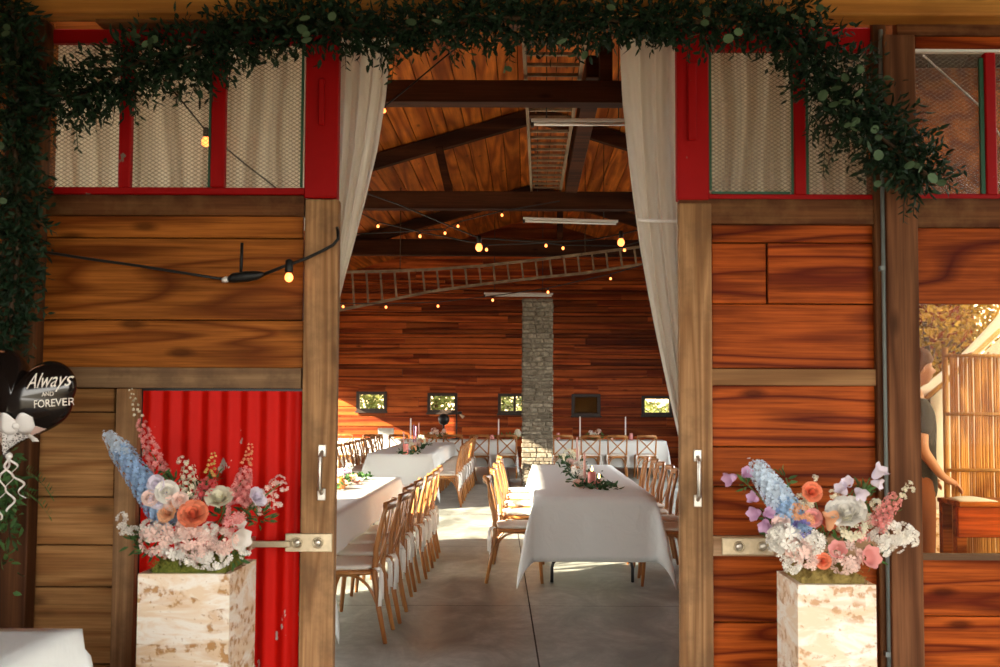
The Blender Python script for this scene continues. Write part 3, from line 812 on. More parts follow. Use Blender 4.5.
cloth(-4.62, -.26, 20.98, 21.77, .752, .5, .55, 'white linen on the back wall table carrying the laptop', CG, None, 4, .12)
table(.3, 2.9, 21.0, 21.75, 'folding table along the back wall below the dark window')
cloth(.28, 2.92, 20.98, 21.77, .752, .45, .55, 'white linen on the back wall table below the dark window', CG, None, 5, .12)
# the cloth-covered table corner in front of the red door
t = empty('gift_table', (-2.0, 3.0, 0))
MB().box(-2.5, -1.515, 2.55, 3.40, .70, .738).build('tabletop', M['tube'], t)
for xx in (-2.4, -1.7):
    for yy in (2.65, 3.3): MB().tube([(xx, yy, .7), (xx, yy, 0)], .015, 8).build('leg', M['black'], t)
tag(t, 'small table under a white cloth in the bottom corner beside the stone planter', 'table')
cloth(-2.52, -1.50, 2.53, 3.42, .752, .6, .6, 'white cloth on the small table in the bottom corner below the heart balloon', 'white cloths outside the barn', None, 6, .10)

# ------------------------------------------------------------------ leaves, flowers
def rvec():
    while True:
        v = Vector((R.uniform(-1, 1), R.uniform(-1, 1), R.uniform(-1, 1)))
        if .05 < v.length < 1: return v.normalized()
def leaf(mb, p, d, l, w, curl=.15, nrm=None):
    """pointed folded leaf from p along d"""
    d = Vector(d).normalized(); n = Vector(nrm) if nrm else rvec(); s = d.cross(n)
    if s.length < .05: s = d.orthogonal()
    s.normalize(); n = s.cross(d); p = Vector(p)
    pts = [p, p+d*l*.35+s*w*.5+n*w*.12, p+d*l*.35-n*w*.05, p+d*l*.35-s*w*.5+n*w*.12,
           p+d*l*.72+s*w*.36+n*(w*.05-curl*l*.3), p+d*l*.72-n*curl*l*.35, p+d*l*.72-s*w*.36+n*(w*.05-curl*l*.3), p+d*l-n*curl*l]
    mb.add(pts, [(0, 1, 2), (0, 2, 3), (1, 4, 5, 2), (2, 5, 6, 3), (4, 7, 5), (5, 7, 6)])
def roundleaf(mb, p, d, r):
    d = Vector(d).normalized(); s = d.orthogonal().normalized(); n = s.cross(d); a = R.uniform(0, 6)
    s, n = s*math.cos(a)+n*math.sin(a), n*math.cos(a)-s*math.sin(a); p = Vector(p)
    pts = [p+d*r]+[p+d*r*(1-math.cos(t))+s*r*.85*math.sin(t)+n*r*.12*abs(math.sin(t)) for t in [2*PI*k/8 for k in range(8)]]
    mb.add(pts, [(0, 1+k, 1+(k+1) % 8) for k in range(8)])
def floret(mb, c, nrm, r, n=5, cup=.25):
    c = Vector(c); z = Vector(nrm).normalized(); x = z.orthogonal().normalized(); y = z.cross(x); a0 = R.uniform(0, 6)
    vs = [c]; fs = []
    for k in range(n):
        def q(a, rr, h): return c+(x*math.cos(a)+y*math.sin(a))*rr+z*h
        a = a0+2*PI*k/n; da = PI/n*.95; b = len(vs)
        vs += [q(a-da*.8, r*.6, r*cup*.5), q(a-da*.7, r*.92, r*cup), q(a, r*1.02, r*cup*.8), q(a+da*.7, r*.92, r*cup), q(a+da*.8, r*.6, r*cup*.5), q(a, r*.6, r*cup*.25)]
        fs += [(0, b, b+5), (0, b+5, b+4), (b, b+1, b+2, b+5), (b+5, b+2, b+3, b+4)]
    mb.add(vs, fs)
def cluster(mb, c, r, n=26, fr=.32, face=(0, -1, .35), sq=1.0):
    c = Vector(c); f = Vector(face).normalized()
    for k in range(n):
        u = rvec()
        if u.dot(f) < -.25: u = -u
        p = c+Vector((u.x, u.y, u.z*sq))*r*R.uniform(.75, 1.0)
        floret(mb, p, u+f*.25, r*fr*R.uniform(.8, 1.2), 5, .3)
def spike(mb, a, b, r0, r1, n=50, fr=.011, cup=.5, bow=(0, 0, 0)):
    a, b = Vector(a), Vector(b); d = (b-a).normalized(); x = d.orthogonal().normalized(); y = d.cross(x)
    for k in range(n):
        t = (k+R.uniform(0, 1))/n; an = k*2.4; r = r0+(r1-r0)*t
        o = (x*math.cos(an)+y*math.sin(an))
        p = a.lerp(b, t)+Vector(bow)*(4*t*(1-t))
        floret(mb, p+o*r*.62, o+d*.25, fr*(1-.45*t)*R.uniform(.85, 1.15), 5, cup)
        floret(mb, p+o*r, o+d*.4, fr*(1-.45*t)*R.uniform(.7, 1), 4, cup)
def rose(mb, c, r, axis=(0, -.8, .6), layers=6):
    layers = layers+1 if layers > 2 else 2
    c = Vector(c); z = Vector(axis).normalized(); x = z.orthogonal().normalized(); y = z.cross(x)
    for L in range(layers):
        f = (L+1)/layers; n = 3+L; rr = r*(.10+.90*f**1.15); h = r*(.95-.12*f)
        for k in range(n):
            a = 2*PI*(k+.5*(L % 2)+R.uniform(-.1, .1))/n; da = PI/n*1.25
            def fn(u, v, a=a, da=da, rr=rr, h=h, f=f):
                an = a+(2*u-1)*da; rad = rr*(.30+.70*v**.7)*(1+.18*f*v*v)*(1-.10*(1-f)*v); e = 1-.35*(2*u-1)**4
                zz = h*(v*.95-.15)*e-f*r*.22*max(0, v-.75)*3
                return c+(x*math.cos(an)+y*math.sin(an))*rad+z*(zz-r*.35)
            mb.grid(fn, 4, 4)
def bell(mb, c, ax, r, l, n=5):
    c = Vector(c); z = Vector(ax).normalized(); x = z.orthogonal().normalized(); y = z.cross(x)
    def fn(u, v):
        a = 2*PI*u; lob = .5+.5*math.cos(n*a); rad = r*(.25+.5*v**.5)+(r*.35*max(0, v-.7)/.3)*(.5+lob*.5); h = l*v-(1-lob)*l*.18*max(0, v-.6)/.4
        return c+(x*math.cos(a)+y*math.sin(a))*rad+z*h
    mb.grid(fn, 20, 6)

# ------------------------------------------------------------------ garland
gp = [(8, -5, 24), (17, 40, 25), (16, 90, 24), (14, 140, 26), (18, 190, 27), (18, 240, 27), (15, 285, 24), (8, 330, 20), (4, 352, 14)]
gt = [(42, 88, 24), (55, 95, 30), (85, 95, 36), (112, 78, 34), (140, 62, 32), (170, 62, 36), (195, 55, 36), (225, 42, 34), (260, 25, 32), (300, 22, 30), (340, 26, 30), (380, 34, 28), (420, 26, 28), (470, 18, 30), (520, 18, 30), (560, 24, 28), (600, 22, 26),
      (650, 18, 28), (700, 22, 28), (745, 18, 28), (780, 22, 32), (810, 48, 36), (838, 85, 40), (858, 115, 42), (885, 140, 40), (910, 162, 34), (930, 178, 26)]
GD = 4.72
def garland(name, pts, seed, label, n, hang):
    R.seed(seed)
    P3 = [(P(x, y, GD), r*1.15*GD/1000) for x, y, r in pts]
    t = empty(name, P3[len(P3)//2][0])
    MB().tube([p for p, r in P3], .012, 6).build('vine', M['twig'], t)
    lv, pale = MB(), MB()
    seg = [(P3[i+1][0]-P3[i][0]).length*(P3[i][1]+P3[i+1][1]) for i in range(len(P3)-1)]
    tot = sum(seg)
    for i, w in enumerate(seg):
        (a, ra), (b, rb) = P3[i], P3[i+1]; ax = (b-a).normalized()
        for k in range(int(n*w/tot/5*1.5)):        # sprigs of several leaves
            u = R.random(); r = ra+(rb-ra)*u
            q = rvec(); q = (q-ax*q.dot(ax)*.5); q.y *= .8
            base = a.lerp(b, u)+q*r*R.uniform(0, .55)
            d = (q+ax*R.uniform(-.9, .9)+Vector((0, -.15, -.25))).normalized()
            ln = R.uniform(.5, 1.0)*r
            for m in range(5):
                p = base+d*ln*m/5; s = rvec()
                leaf(lv, p, d+s*.9, R.uniform(.032, .062), R.uniform(.012, .022), R.uniform(0, .3))
    for px, py, ln, an in hang:                # drooping sprigs
        p = P(px, py, GD-.03); d = Vector((math.sin(an), R.uniform(-.2, .1), -math.cos(an)))
        m = int(ln/.016); lv.tube([p, p+d*ln*.5, p+d*ln+Vector((0, 0, -.01))], .002, 4)
        for k in range(m):
            q = p+d*ln*(k+1)/m; s = 1 if k % 2 else -1
            side = Vector((math.cos(an), 0, math.sin(an)))*s
            leaf(lv, q, d*.7+side*.8+rvec()*.2, R.uniform(.03, .042), R.uniform(.009, .014), .1)
    lv.build('foliage', M['leaf'], t)
    return tag(t, label, 'garland', 'leafy garlands on the barn front'), P3
g1, _ = garland('garland', gp, 21, 'dark green leafy garland hanging down the corner post above the heart balloon', 2400, [(35, 255, .12, .5), (30, 300, .1, .9), (40, 225, .08, 1.2), (6, 330, .12, 0), (20, 335, .12, .4)])
g2, _ = garland('garland', gt, 22, 'long dark leafy garland swagged across the top of the barn doors', 8600,
   [(212, 80, .10, .1), (200, 75, .11, -.4), (180, 85, .09, -.1), (135, 100, .11, .1), (60, 110, .16, -.2), (75, 120, .14, .1), (270, 40, .12, .3), (228, 55, .09, .9), (396, 45, .18, -.1), (388, 40, .14, -.3), (345, 48, .1, .1), (455, 38, .13, 0), (508, 40, .10, .1), (575, 40, .11, .2), (590, 38, .09, .4), (690, 40, .1, -.2),
    (732, 38, .08, .1), (812, 95, .18, -.1), (818, 110, .16, -.2), (826, 130, .20, -.1), (838, 145, .16, -.5), (915, 185, .14, -.1), (905, 180, .2, -.1), (945, 165, .09, 1.3), (940, 180, .1, 1.1), (862, 150, .12, .1), (870, 40, .1, .2)])
ev = MB()
R.seed(5)
for px, py in ((881, 76), (868, 70), (848, 122), (860, 120), (846, 128), (866, 134), (872, 142), (886, 158), (890, 172), (886, 180), (912, 158), (940, 182), (948, 188), (836, 100), (828, 88), (815, 38), (810, 16), (826, 6), (700, 24), (722, 35), (733, 30), (706, 10), (690, 40), (842, 82), (864, 94), (508, 62), (565, 38), (582, 52), (437, 22), (415, 20), (285, 20), (312, 28), (316, 40), (330, 22), (152, 38), (130, 34), (8, 28), (10, 65), (12, 68), (150, 38), (300, 25), (255, 22), (620, 12), (780, 4), (800, 12), (918, 172), (905, 190), (855, 105), (130, 30), (8, 200), (6, 150), (30, 345)):
    for q in range(1 if R.random() < .5 else 2):
        p = P(px+R.uniform(-5, 5), py+R.uniform(-5, 5), GD-.17)
        roundleaf(ev, p, Vector((R.uniform(-1, 1), R.uniform(-.35, .1), R.uniform(-1, .3))), R.uniform(.018, .030))
ev.build('eucalyptus_leaves', M['leaf2'], g2)

# ------------------------------------------------------------------ planters with flowers
def planter(x0, x1, xb, y0, dep, zt, mat, label):
    t = MB(); w = .025
    t.box(x0, x1, y0, y0+dep, 0, zt-.06)
    for q in ((x0, x1, y0, y0+w), (x0, x1, y0+dep-w, y0+dep), (x0, x0+w, y0+w, y0+dep-w), (x1-w, x1, y0+w, y0+dep-w)): t.box(*q, zt-.06, zt)
    bm = bmesh.new()
    o = t.build('stone_planter', mat)
    return tag(o, label, 'planter', 'stone planters by the barn doors')
DL = 4.35
lx0, lx1 = P(137, 620, DL).x, P(229, 620, DL).x; lz = P(185, 574, DL).z
planter(lx0, lx1, 0, DL, .42, lz, M['trav'], 'tall square banded travertine planter before the red corrugated door panel')
rx0, rx1 = P(798, 620, DL).x, P(876.5, 620, DL).x; rz_ = P(840, 585, DL).z
planter(rx0, rx1, 0, DL, .36, rz_, M['trav2'], 'tall square rust-pitted travertine planter before the plank door at the dark post')
def mossbed(x0, x1, y0, y1, z0, h, parent, mat):
    m = MB(); ph = [R.uniform(0, 6) for _ in range(6)]
    def fn(u, v):
        x = x0+(x1-x0)*u; y = y0+(y1-y0)*v
        e = min(u, 1-u, v, 1-v); k = min(1, e/.06)
        return (x, y, z0+h*k**.4*(.85+.15*math.sin(x*60+ph[0])*math.sin(y*50+ph[1])+.1*math.sin(x*140+ph[2])))
    m.grid(fn, 40, 30)
    for k in range(900):
        x, y = R.uniform(x0, x1), R.uniform(y0, y1)
        if R.random() < .5: y = y0+R.uniform(0, .03)
        leaf(m, (x, y, z0+h*R.uniform(.2, .95)), (R.uniform(-1, 1), R.uniform(-1, .2), R.uniform(0, 1)), R.uniform(.012, .025), .004, .3)
    return m.build('moss', mat, parent)
def bloom(kind, mat, parent, fn):
    m = MB(); fn(m); return m.build(kind, M['p_'+mat], parent)
def stems(parent, base, tips):
    m = MB()
    for tp in tips:
        b = base+Vector((R.uniform(-.07, .07), R.uniform(-.03, .06), 0)); tp = Vector(tp)
        m.tube(bez(b, b.lerp(tp, .5)+Vector((0, 0, .05)), tp, 6), .003, 5)
    m.build('stem', M['stem'], parent)
def greens(parent, base, spots, name='greenery'):
    for px, py, d, n, r in spots:
        c = P(px, py, d); m = MB()
        for k in range(n):
            q = rvec(); leaf(m, c+q*r*R.uniform(.1, .8), q+(c-base).normalized()*.7, R.uniform(.03, .055), R.uniform(.009, .018), .2)
        m.build(name, M['leafm'], parent)
def S(k): return k*4.5/1000
# left bouquet
R.seed(31)
D = 4.47
fl = empty('flower_arrangement', ((lx0+lx1)/2, DL+.2, lz))
tag(fl, 'flower arrangement with long blue delphinium leaning left on the banded stone planter', 'flowers', 'flower arrangements on the planters')
mossbed(lx0+.04, lx1-.03, DL+.03, DL+.38, lz-.05, .105, fl, M['moss'])
base = Vector(((lx0+lx1)/2, DL+.18, lz))
bloom('delphinium', 'blue', fl, lambda m: spike(m, P(172, 525, D), P(118, 447, D-.04), S(14), S(10), 150, .024, .3))
bloom('delphinium_tip', 'paleblue', fl, lambda m: (spike(m, P(124, 455, D-.04), P(107, 433, D-.05), S(10), S(5), 34, .019, .4), cluster(m, P(106, 432, D-.05), S(3), 6)))
bloom('snapdragon', 'pink', fl, lambda m: spike(m, P(160, 474, D+.05), P(140, 420, D+.06), S(8), S(4), 42, .016, .8))
bloom('snapdragon_buds', 'cream', fl, lambda m: spike(m, P(139, 418, D+.06), P(130, 388, D+.06), S(3.5), S(1.2), 14, .008, 1.2))
bloom('stock', 'cream', fl, lambda m: (spike(m, P(190, 500, D), P(188, 466, D), S(11), S(6), 40, .014), cluster(m, P(183, 461, D), S(6), 10)))
bloom('snapdragon', 'hotpink', fl, lambda m: spike(m, P(206, 503, D), P(209, 478, D), S(11), S(6), 34, .017, .8))
bloom('snapdragon_buds', 'yellow', fl, lambda m: spike(m, P(209, 476, D), P(214, 452, D), S(4.5), S(1.5), 16, .009, 1.2))
bloom('snapdragon', 'pink', fl, lambda m: spike(m, P(238, 505, D), P(246, 468, D), S(11), S(5), 46, .018, .8))
bloom('snapdragon_buds', 'peach', fl, lambda m: spike(m, P(246, 466, D), P(251, 443, D), S(4.5), S(1.5), 16, .009, 1.2))
bloom('waxflower', 'blush', fl, lambda m: [cluster(m, P(x, y, D+.02), S(4.5), 8, .5) for x, y in ((280, 480), (274, 484), (268, 490), (262, 496), (276, 494), (270, 503), (262, 510), (278, 506), (256, 503), (283, 487))])
bloom('rose', 'coral', fl, lambda m: rose(m, P(193, 514, D-.10), S(12.5), (.1, -.8, .5)))
bloom('rose', 'peach', fl, lambda m: rose(m, P(167, 512, D-.08), S(9), (-.3, -.9, .3)))
for x, y, r in ((167, 492, 10), (156, 484, 8), (158, 500, 8)): bloom('sweet_pea', 'palelilac' if r < 10 else 'white', fl, lambda m: rose(m, P(x, y, D-.07), S(r), (R.uniform(-.5, .5), -1, .2), 3))
for x, y, r in ((180, 500, 7), (172, 503, 7), (150, 498, 7)): bloom('sweet_pea', 'blush', fl, lambda m: rose(m, P(x, y, D-.08), S(r), (R.uniform(-.5, .5), -1, .2), 3))
bloom('ranunculus', 'cream', fl, lambda m: rose(m, P(219, 497, D-.04), S(12), (.1, -.7, .8), 4))
bloom('tulip', 'palelilac', fl, lambda m: rose(m, P(258, 497, D-.02), S(9), (.8, -.5, .5), 3))
bloom('stock', 'pink', fl, lambda m: (cluster(m, P(236, 512, D-.08), S(10), 22, .36), cluster(m, P(230, 524, D-.10), S(8), 16, .36)))
for x, y, r, c in ((158, 540, 17, 'blush'), (152, 530, 11, 'white'), (176, 548, 13, 'white'), (190, 540, 13, 'blush'), (186, 528, 10, 'blush'), (204, 538, 11, 'blush'), (200, 552, 11, 'pink' if 0 else 'blush'), (214, 560, 11, 'white'), (224, 541, 13, 'blush'), (210, 530, 8, 'white')):
    bloom('hydrangea', c, fl, lambda m: cluster(m, P(x, y, D-.09), S(r), 34, .34))
bloom('lily', 'white', fl, lambda m: bell(m, P(234, 537, D-.08), (.75, -.65, -.1), S(11), S(15), 6))
bloom('lily', 'white', fl, lambda m: bell(m, P(236, 527, D-.06), (.5, -.7, .5), S(7), S(11), 5))
bloom('stock', 'white', fl, lambda m: [cluster(m, P(x, y, D), S(5.5), 9, .5) for x, y in ((123, 518), (128, 526), (133, 530), (122, 529))])
for x, y, r in ((200, 560, 8), (186, 560, 6), (228, 558, 7), (244, 552, 6)): bloom('hydrangea', 'white', fl, lambda m: cluster(m, P(x, y, D-.10), S(r), 14, .4))
greens(fl, base, [(140, 535, D, 20, .05), (150, 548, D, 18, .05), (178, 518, D, 26, .05), (200, 490, D+.04, 26, .06), (222, 515, D, 26, .06), (250, 512, D+.03, 34, .06), (262, 518, D+.03, 30, .06), (236, 555, D-.02, 30, .05), (172, 482, D+.05, 22, .04), (155, 475, D+.06, 14, .05), (212, 480, D+.04, 14, .05), (134, 540, D, 16, .06)])
stems(fl, base, [P(140, 480, D), P(150, 450, D+.05), P(188, 480, D), P(209, 478, D), P(243, 480, D), P(272, 490, D), P(258, 500, D), P(125, 525, D), P(280, 484, D)])
# right bouquet
R.seed(32)
fr_ = empty('flower_arrangement', ((rx0+rx1)/2, DL+.2, rz_))
tag(fr_, 'flower arrangement with pale blue delphinium and white ranunculus on the rust-pitted planter', 'flowers', 'flower arrangements on the planters')
mossbed(rx0-.0+.02, rx1-.03, DL+.03, DL+.33, rz_-.05, .11, fr_, M['moss_dry'])
base = Vector(((rx0+rx1)/2, DL+.18, rz_))
bloom('delphinium_tip', 'paleblue', fr_, lambda m: (spike(m, P(780, 500, D-.02), P(754, 464, D-.04), S(13), S(9), 80, .023, .3), cluster(m, P(750, 462, D-.04), S(4), 6)))
bloom('delphinium', 'blue', fr_, lambda m: spike(m, P(803, 530, D), P(777, 496, D-.02), S(14), S(13), 90, .024, .3))
bloom('delphinium_floret', 'violet', fr_, lambda m: cluster(m, P(802, 529, D-.09), S(8), 12, .5))
def bells(colr, pts):
    for x, y, ax, r in pts: bloom('bellflower', colr, fr_, lambda m: bell(m, P(x, y, D-.02), ax, S(r), S(r*1.9)))
bells('lilac', [(736, 476, (-.9, -.5, -.3), 7), (743, 476, (.2, -.8, .4), 6), (758, 500, (-.7, -.5, .3), 6), (760, 512, (-.8, -.7, -.1), 7), (766, 520, (-.3, -.8, -.5), 7), (764, 515, (.3, -.8, .3), 6)])
bells('palelilac', [(846, 494, (-.6, -.5, .6), 7), (856, 489, (.2, -.8, -.4), 7), (873, 478, (.5, -.5, .7), 8), (871, 482, (.8, -.6, -.2), 6), (850, 486, (-.5, -.8, .5), 6)])
bloom('rose', 'coral', fr_, lambda m: rose(m, P(812, 492, D-.03), S(9), (.1, -.9, .3), 4))
bloom('tulip', 'peach', fr_, lambda m: [bell(m, P(829, 530, D-.09), (.05, -.35, .9), S(8), S(18), 3), bell(m, P(829, 530, D-.09), (.05, -.3, .9), S(7.6), S(17), 4)])
bloom('rose', 'coral', fr_, lambda m: rose(m, P(829, 524, D-.075), S(7), (.05, -.5, .9), 3))
bloom('rose', 'peach', fr_, lambda m: [cluster(m, P(800, 512, D-.05), S(9), 20, .4), cluster(m, P(806, 520, D-.06), S(8), 16, .4)])
bloom('sweet_pea', 'pink', fr_, lambda m: rose(m, P(813, 518, D-.08), S(8), (0, -1, .3), 3))
bloom('ranunculus', 'white', fr_, lambda m: rose(m, P(846, 512, D-.08), S(17), (-.25, -.62, .75), 6))
bloom('stock', 'cream', fr_, lambda m: [cluster(m, P(x, y, D), S(r), 16, .4) for x, y, r in ((800, 500, 7), (808, 503, 6), (834, 493, 5), (868, 520, 7), (876, 505, 6), (815, 478, 3))])
bloom('snapdragon', 'pink', fr_, lambda m: spike(m, P(874, 528, D-.02), P(897, 496, D-.03), S(8.5), S(7), 52, .016, .7))
bloom('snapdragon_buds', 'cream', fr_, lambda m: [cluster(m, P(x, y, D-.03), S(2.8), 6, .6) for x, y in ((901, 494), (904, 490), (907, 488), (909, 484), (912, 490), (905, 496))])
for x, y, r in ((880, 540, 11), (892, 533, 12), (904, 534, 10), (912, 540, 6), (898, 544, 8), (884, 548, 8), (915, 534, 4)): bloom('stock', 'white', fr_, lambda m: cluster(m, P(x, y, D-.02), S(r), 22, .38))
for x, y, r, c in ((785, 540, 16, 'white'), (800, 552, 14, 'blush'), (792, 563, 10, 'white'), (814, 542, 12, 'white'), (846, 558, 15, 'blush'), (810, 560, 9, 'blush'), (852, 528, 13, 'cream'), (776, 546, 9, 'white'), (778, 535, 9, 'white')):
    bloom('hydrangea', c, fr_, lambda m: cluster(m, P(x, y, D-.09), S(r), 34, .34))
bloom('sweet_pea', 'blush', fr_, lambda m: rose(m, P(781, 523, D-.06), S(8), (-.3, -.8, .5), 3))
bloom('alstroemeria', 'pink', fr_, lambda m: bell(m, P(864, 558, D-.09), (.35, -.9, .25), S(11), S(13), 6))
bloom('alstroemeria', 'pink', fr_, lambda m: bell(m, P(836, 552, D-.09), (-.1, -.9, .4), S(9), S(11), 6))
bloom('stock', 'pink', fr_, lambda m: cluster(m, P(862, 536, D-.08), S(8), 14, .42))
bloom('rose', 'coral', fr_, lambda m: rose(m, P(823, 561, D-.12), S(7), (0, -1, .2), 4))
greens(fr_, base, [(790, 505, D+.05, 14, .04), (772, 520, D+.02, 22, .05), (818, 536, D-.02, 22, .04), (858, 505, D+.04, 26, .05), (864, 490, D+.04, 26, .03), (840, 540, D-.02, 22, .05), (880, 520, D+.02, 24, .05), (888, 510, D+.04, 12, .05), (812, 556, D-.04, 26, .05), (876, 556, D, 20, .05), (746, 484, D+.01, 14, .03), (785, 478, D+.05, 10, .04), (772, 530, D, 16, .04), (866, 500, D+.02, 14, .04)])
stems(fr_, base, [P(745, 482, D), P(760, 508, D), P(853, 490, D), P(870, 478, D), P(866, 490, D), P(812, 492, D), P(892, 503, D), P(905, 492, D), P(866, 484, D), P(780, 495, D), P(786, 478, D+.05)])
R.seed(77)
M['leafd'] = petal('deep green leaf', (.035, .085, .03), .5, .2)
# ------------------------------------------------------------------ curtains
def interp(tab, v):
    for (a, x), (b, y) in zip(tab, tab[1:]):
        if v <= b: return x+(y-x)*(v-a)/(b-a)
    return tab[-1][1]
def curtain(tabL, tabR, y0, y1, d, npl, label, group, amp=.022, nv=40, name='curtain'):
    mb = MB(); ph = R.uniform(0, 6)
    def fn(u, v):
        py = y0+(y1-y0)*v; a, b = interp(tabL, py), interp(tabR, py)
        uu = u+.02*math.sin(v*5+u*9+ph)
        p = P(a+(b-a)*u, py, d); w = abs(P(b, py, d).x-P(a, py, d).x)
        A = min(amp, .02+w*.1)
        p.y += A*math.sin(2*PI*npl*uu+ph)+A*.4*math.sin(2*PI*npl*2.3*uu+1)
        return p
    mb.grid(fn, max(24, npl*14), nv)
    return tag(mb.build(name, M['curtain'], solid=.002), label, 'curtain', group)
o = curtain([(20, 334), (320, 326)], [(20, 395), (35, 392), (60, 390), (100, 386), (150, 378), (200, 366), (250, 353), (290, 342), (318, 334)], 18, 316, 5.22, 4,
        'sheer white drape gathered against the red post of the red-panelled door', 'sheer doorway drapes')
o2 = curtain([(20, 620), (60, 621), (100, 623), (150, 628), (200, 634), (250, 641), (300, 650), (350, 660), (400, 671), (445, 681)], [(20, 700), (220, 694), (445, 694)], 18, 445, 5.22, 4,
        'sheer white drape sweeping down to the upright with the steel handle on the plank door', 'sheer doorway drapes')
tb_ = MB(); tb_.grid(lambda u, v: P(636.5+50*u, 220.5+3.0*v+1.5*math.sin(u*3), 5.22)+Vector((0, -.06, 0)), 12, 1); tb_.build('tie_band', M['ribbon'], o2, solid=.002)
curtain([(30, 20), (230, 20)], [(30, 140), (230, 140)], 36, 230, 5.40, 5, 'white drape behind the wired glass pane next to the corner post', 'drapes behind the wired glass', .02, 10)
curtain([(30, 128), (230, 128)], [(30, 345), (230, 340)], 30, 230, 5.46, 8, 'white drape behind the two wired panes beside the red post, with a bulb glowing', 'drapes behind the wired glass', .02, 10)
curtain([(30, 690), (230, 690)], [(30, 890), (230, 890)], 36, 230, 5.42, 8, 'white drape behind the wired panes above the plank door', 'drapes behind the wired glass', .02, 10)

# ------------------------------------------------------------------ heart balloon
bc = P(22, 398, 4.42); bs_ = .445/32
def outl(t):
    x, z = 16*math.sin(t)**3, 13*math.cos(t)-5*math.cos(2*t)-2*math.cos(3*t)-math.cos(4*t)+2.0
    q = max(0, min(1, (4-z)/19)); x *= 1+.62*math.sin(PI*q)**1.1*(.35+.65*q)
    if z < 0: z *= 1.33
    ca, sa = math.cos(.24), math.sin(.24)
    return (x*ca+z*sa)*bs_, (z*ca-x*sa)*bs_
NO = 120
ol = [outl(2*PI*k/NO) for k in range(NO)]
pol = sorted((math.atan2(z, x), math.hypot(x, z)) for x, z in ol)
def rout(a):
    pr = pol[-1][0]-2*PI, pol[-1][1]
    for q in pol:
        if a <= q[0]: return pr[1]+(q[1]-pr[1])*(a-pr[0])/max(1e-6, q[0]-pr[0])
        pr = q
    q = pol[0]; return pr[1]+(q[1]-pr[1])*(a-pr[0])/(q[0]+2*PI-pr[0])
TH = .105
def front(x, z, off=0.0):
    rho = min(.999, math.hypot(x, z)/rout(math.atan2(z, x))); return -TH*(1-rho**2.2)**.62-off
hb = MB(); rings = []
for k in range(1, 12):
    rho = math.sin(PI/2*k/11); y = TH*(1-rho**2.2)**.62 if rho < 1 else 0
    rings.append([(bc.x+x*rho, bc.y-y, bc.z+z*rho) for x, z in ol])
for k in range(10, 0, -1):
    rho = math.sin(PI/2*k/11); y = TH*(1-rho**2.2)**.62
    rings.append([(bc.x+x*rho, bc.y+y, bc.z+z*rho) for x, z in ol])
hbt = empty('heart_balloon', bc)
tag(hbt, 'black heart-shaped foil balloon with white lettering, bow and lace print by the corner post', 'balloon')
hb.loft(rings).build('balloon_body', M['balloon'], hbt)
def pxy(px, py): q = P(px, py, 4.335); return q.x-bc.x, q.z-bc.z
def patch(name, mat, test, off):
    m = MB(); idx = {}; vs = []; fs = []; st = .0035
    inside = lambda x, z: math.hypot(x, z) < .965*rout(math.atan2(z, x)) and test(x, z)
    def vid(i, j):
        if (i, j) not in idx:
            x, z = i*st, j*st; idx[(i, j)] = len(vs); vs.append((bc.x+x, bc.y+front(x, z, off), bc.z+z))
        return idx[(i, j)]
    for i in range(-70, 70):
        for j in range(-75, 60):
            if inside((i+.5)*st, (j+.5)*st): fs.append((vid(i, j), vid(i+1, j), vid(i+1, j+1), vid(i, j+1)))
    m.add(vs, fs, True); return m.build(name, mat, hbt)
(ax_, az_), (bx_, bz_) = pxy(-30, 404), pxy(52, 440)
sl = (bz_-az_)/(bx_-ax_)
line = lambda x: az_+sl*(x-ax_)
patch('lace_print', M['lace'], lambda x, z: z < line(x)-.026, .0015)
patch('ribbon_print', M['foilpink'], lambda x, z: line(x)-.03 < z < line(x)+.022, .0025)
bw = MB(); cx_, cz_ = pxy(16, 426)
for s in (-1, 1):
    def fn(u, v, s=s):
        w = .012+.035*math.sin(PI*min(1, u*.85+.1)); x = cx_+s*.07*u; z = cz_+.012*u*1.5+(v-.5)*2*w+.004*math.sin(9*v)
        return (bc.x+x, bc.y+front(x, z, .004+.014*math.sin(PI*u)), bc.z+z)
    bw.grid(fn, 10, 6)
    bw.grid(lambda u, v, s=s: (bc.x+cx_+s*.05*u+(v-.5)*.03, bc.y+front(cx_+s*.05*u, cz_-.07*u, .006), bc.z+cz_-.07*u), 6, 3)
bw.ball((bc.x+cx_, bc.y+front(cx_, cz_, .012), bc.z+cz_), .014, 10)
bw.build('bow_print', M['foilwhite'], hbt, solid=.002)
def lettering(txt, x0, x1, y0, y1, shear, name, parent, mat):
    cu = bpy.data.curves.new('t', 'FONT'); cu.body = txt; cu.size = 1; cu.shear = shear; cu.extrude = 0; cu.resolution_u = 4
    ob = bpy.data.objects.new('t', cu); col.objects.link(ob)
    dg = bpy.context.evaluated_depsgraph_get(); me = bpy.data.meshes.new_from_object(ob.evaluated_get(dg))
    bm = bmesh.new(); bm.from_mesh(me); bmesh.ops.triangulate(bm, faces=bm.faces[:])
    bmesh.ops.subdivide_edges(bm, edges=bm.edges[:], cuts=2, use_grid_fill=True)
    xs = [v.co.x for v in bm.verts]; ys = [v.co.y for v in bm.verts]
    (X0, Z0), (X1, Z1) = pxy(x0, y1), pxy(x1, y0); m = MB(); bm.verts.ensure_lookup_table()
    vs = []
    for v in bm.verts:
        x = X0+(X1-X0)*(v.co.x-min(xs))/(max(xs)-min(xs)); z = Z0+(Z1-Z0)*(v.co.y-min(ys))/(max(ys)-min(ys)); z += (x-X0)*.10
        vs.append((bc.x+x, bc.y+front(x, z, .002), bc.z+z))
    m.add(vs, [tuple(q.index for q in f.verts) for f in bm.faces]); bm.free()
    bpy.data.objects.remove(ob); return m.build(name, mat, parent)
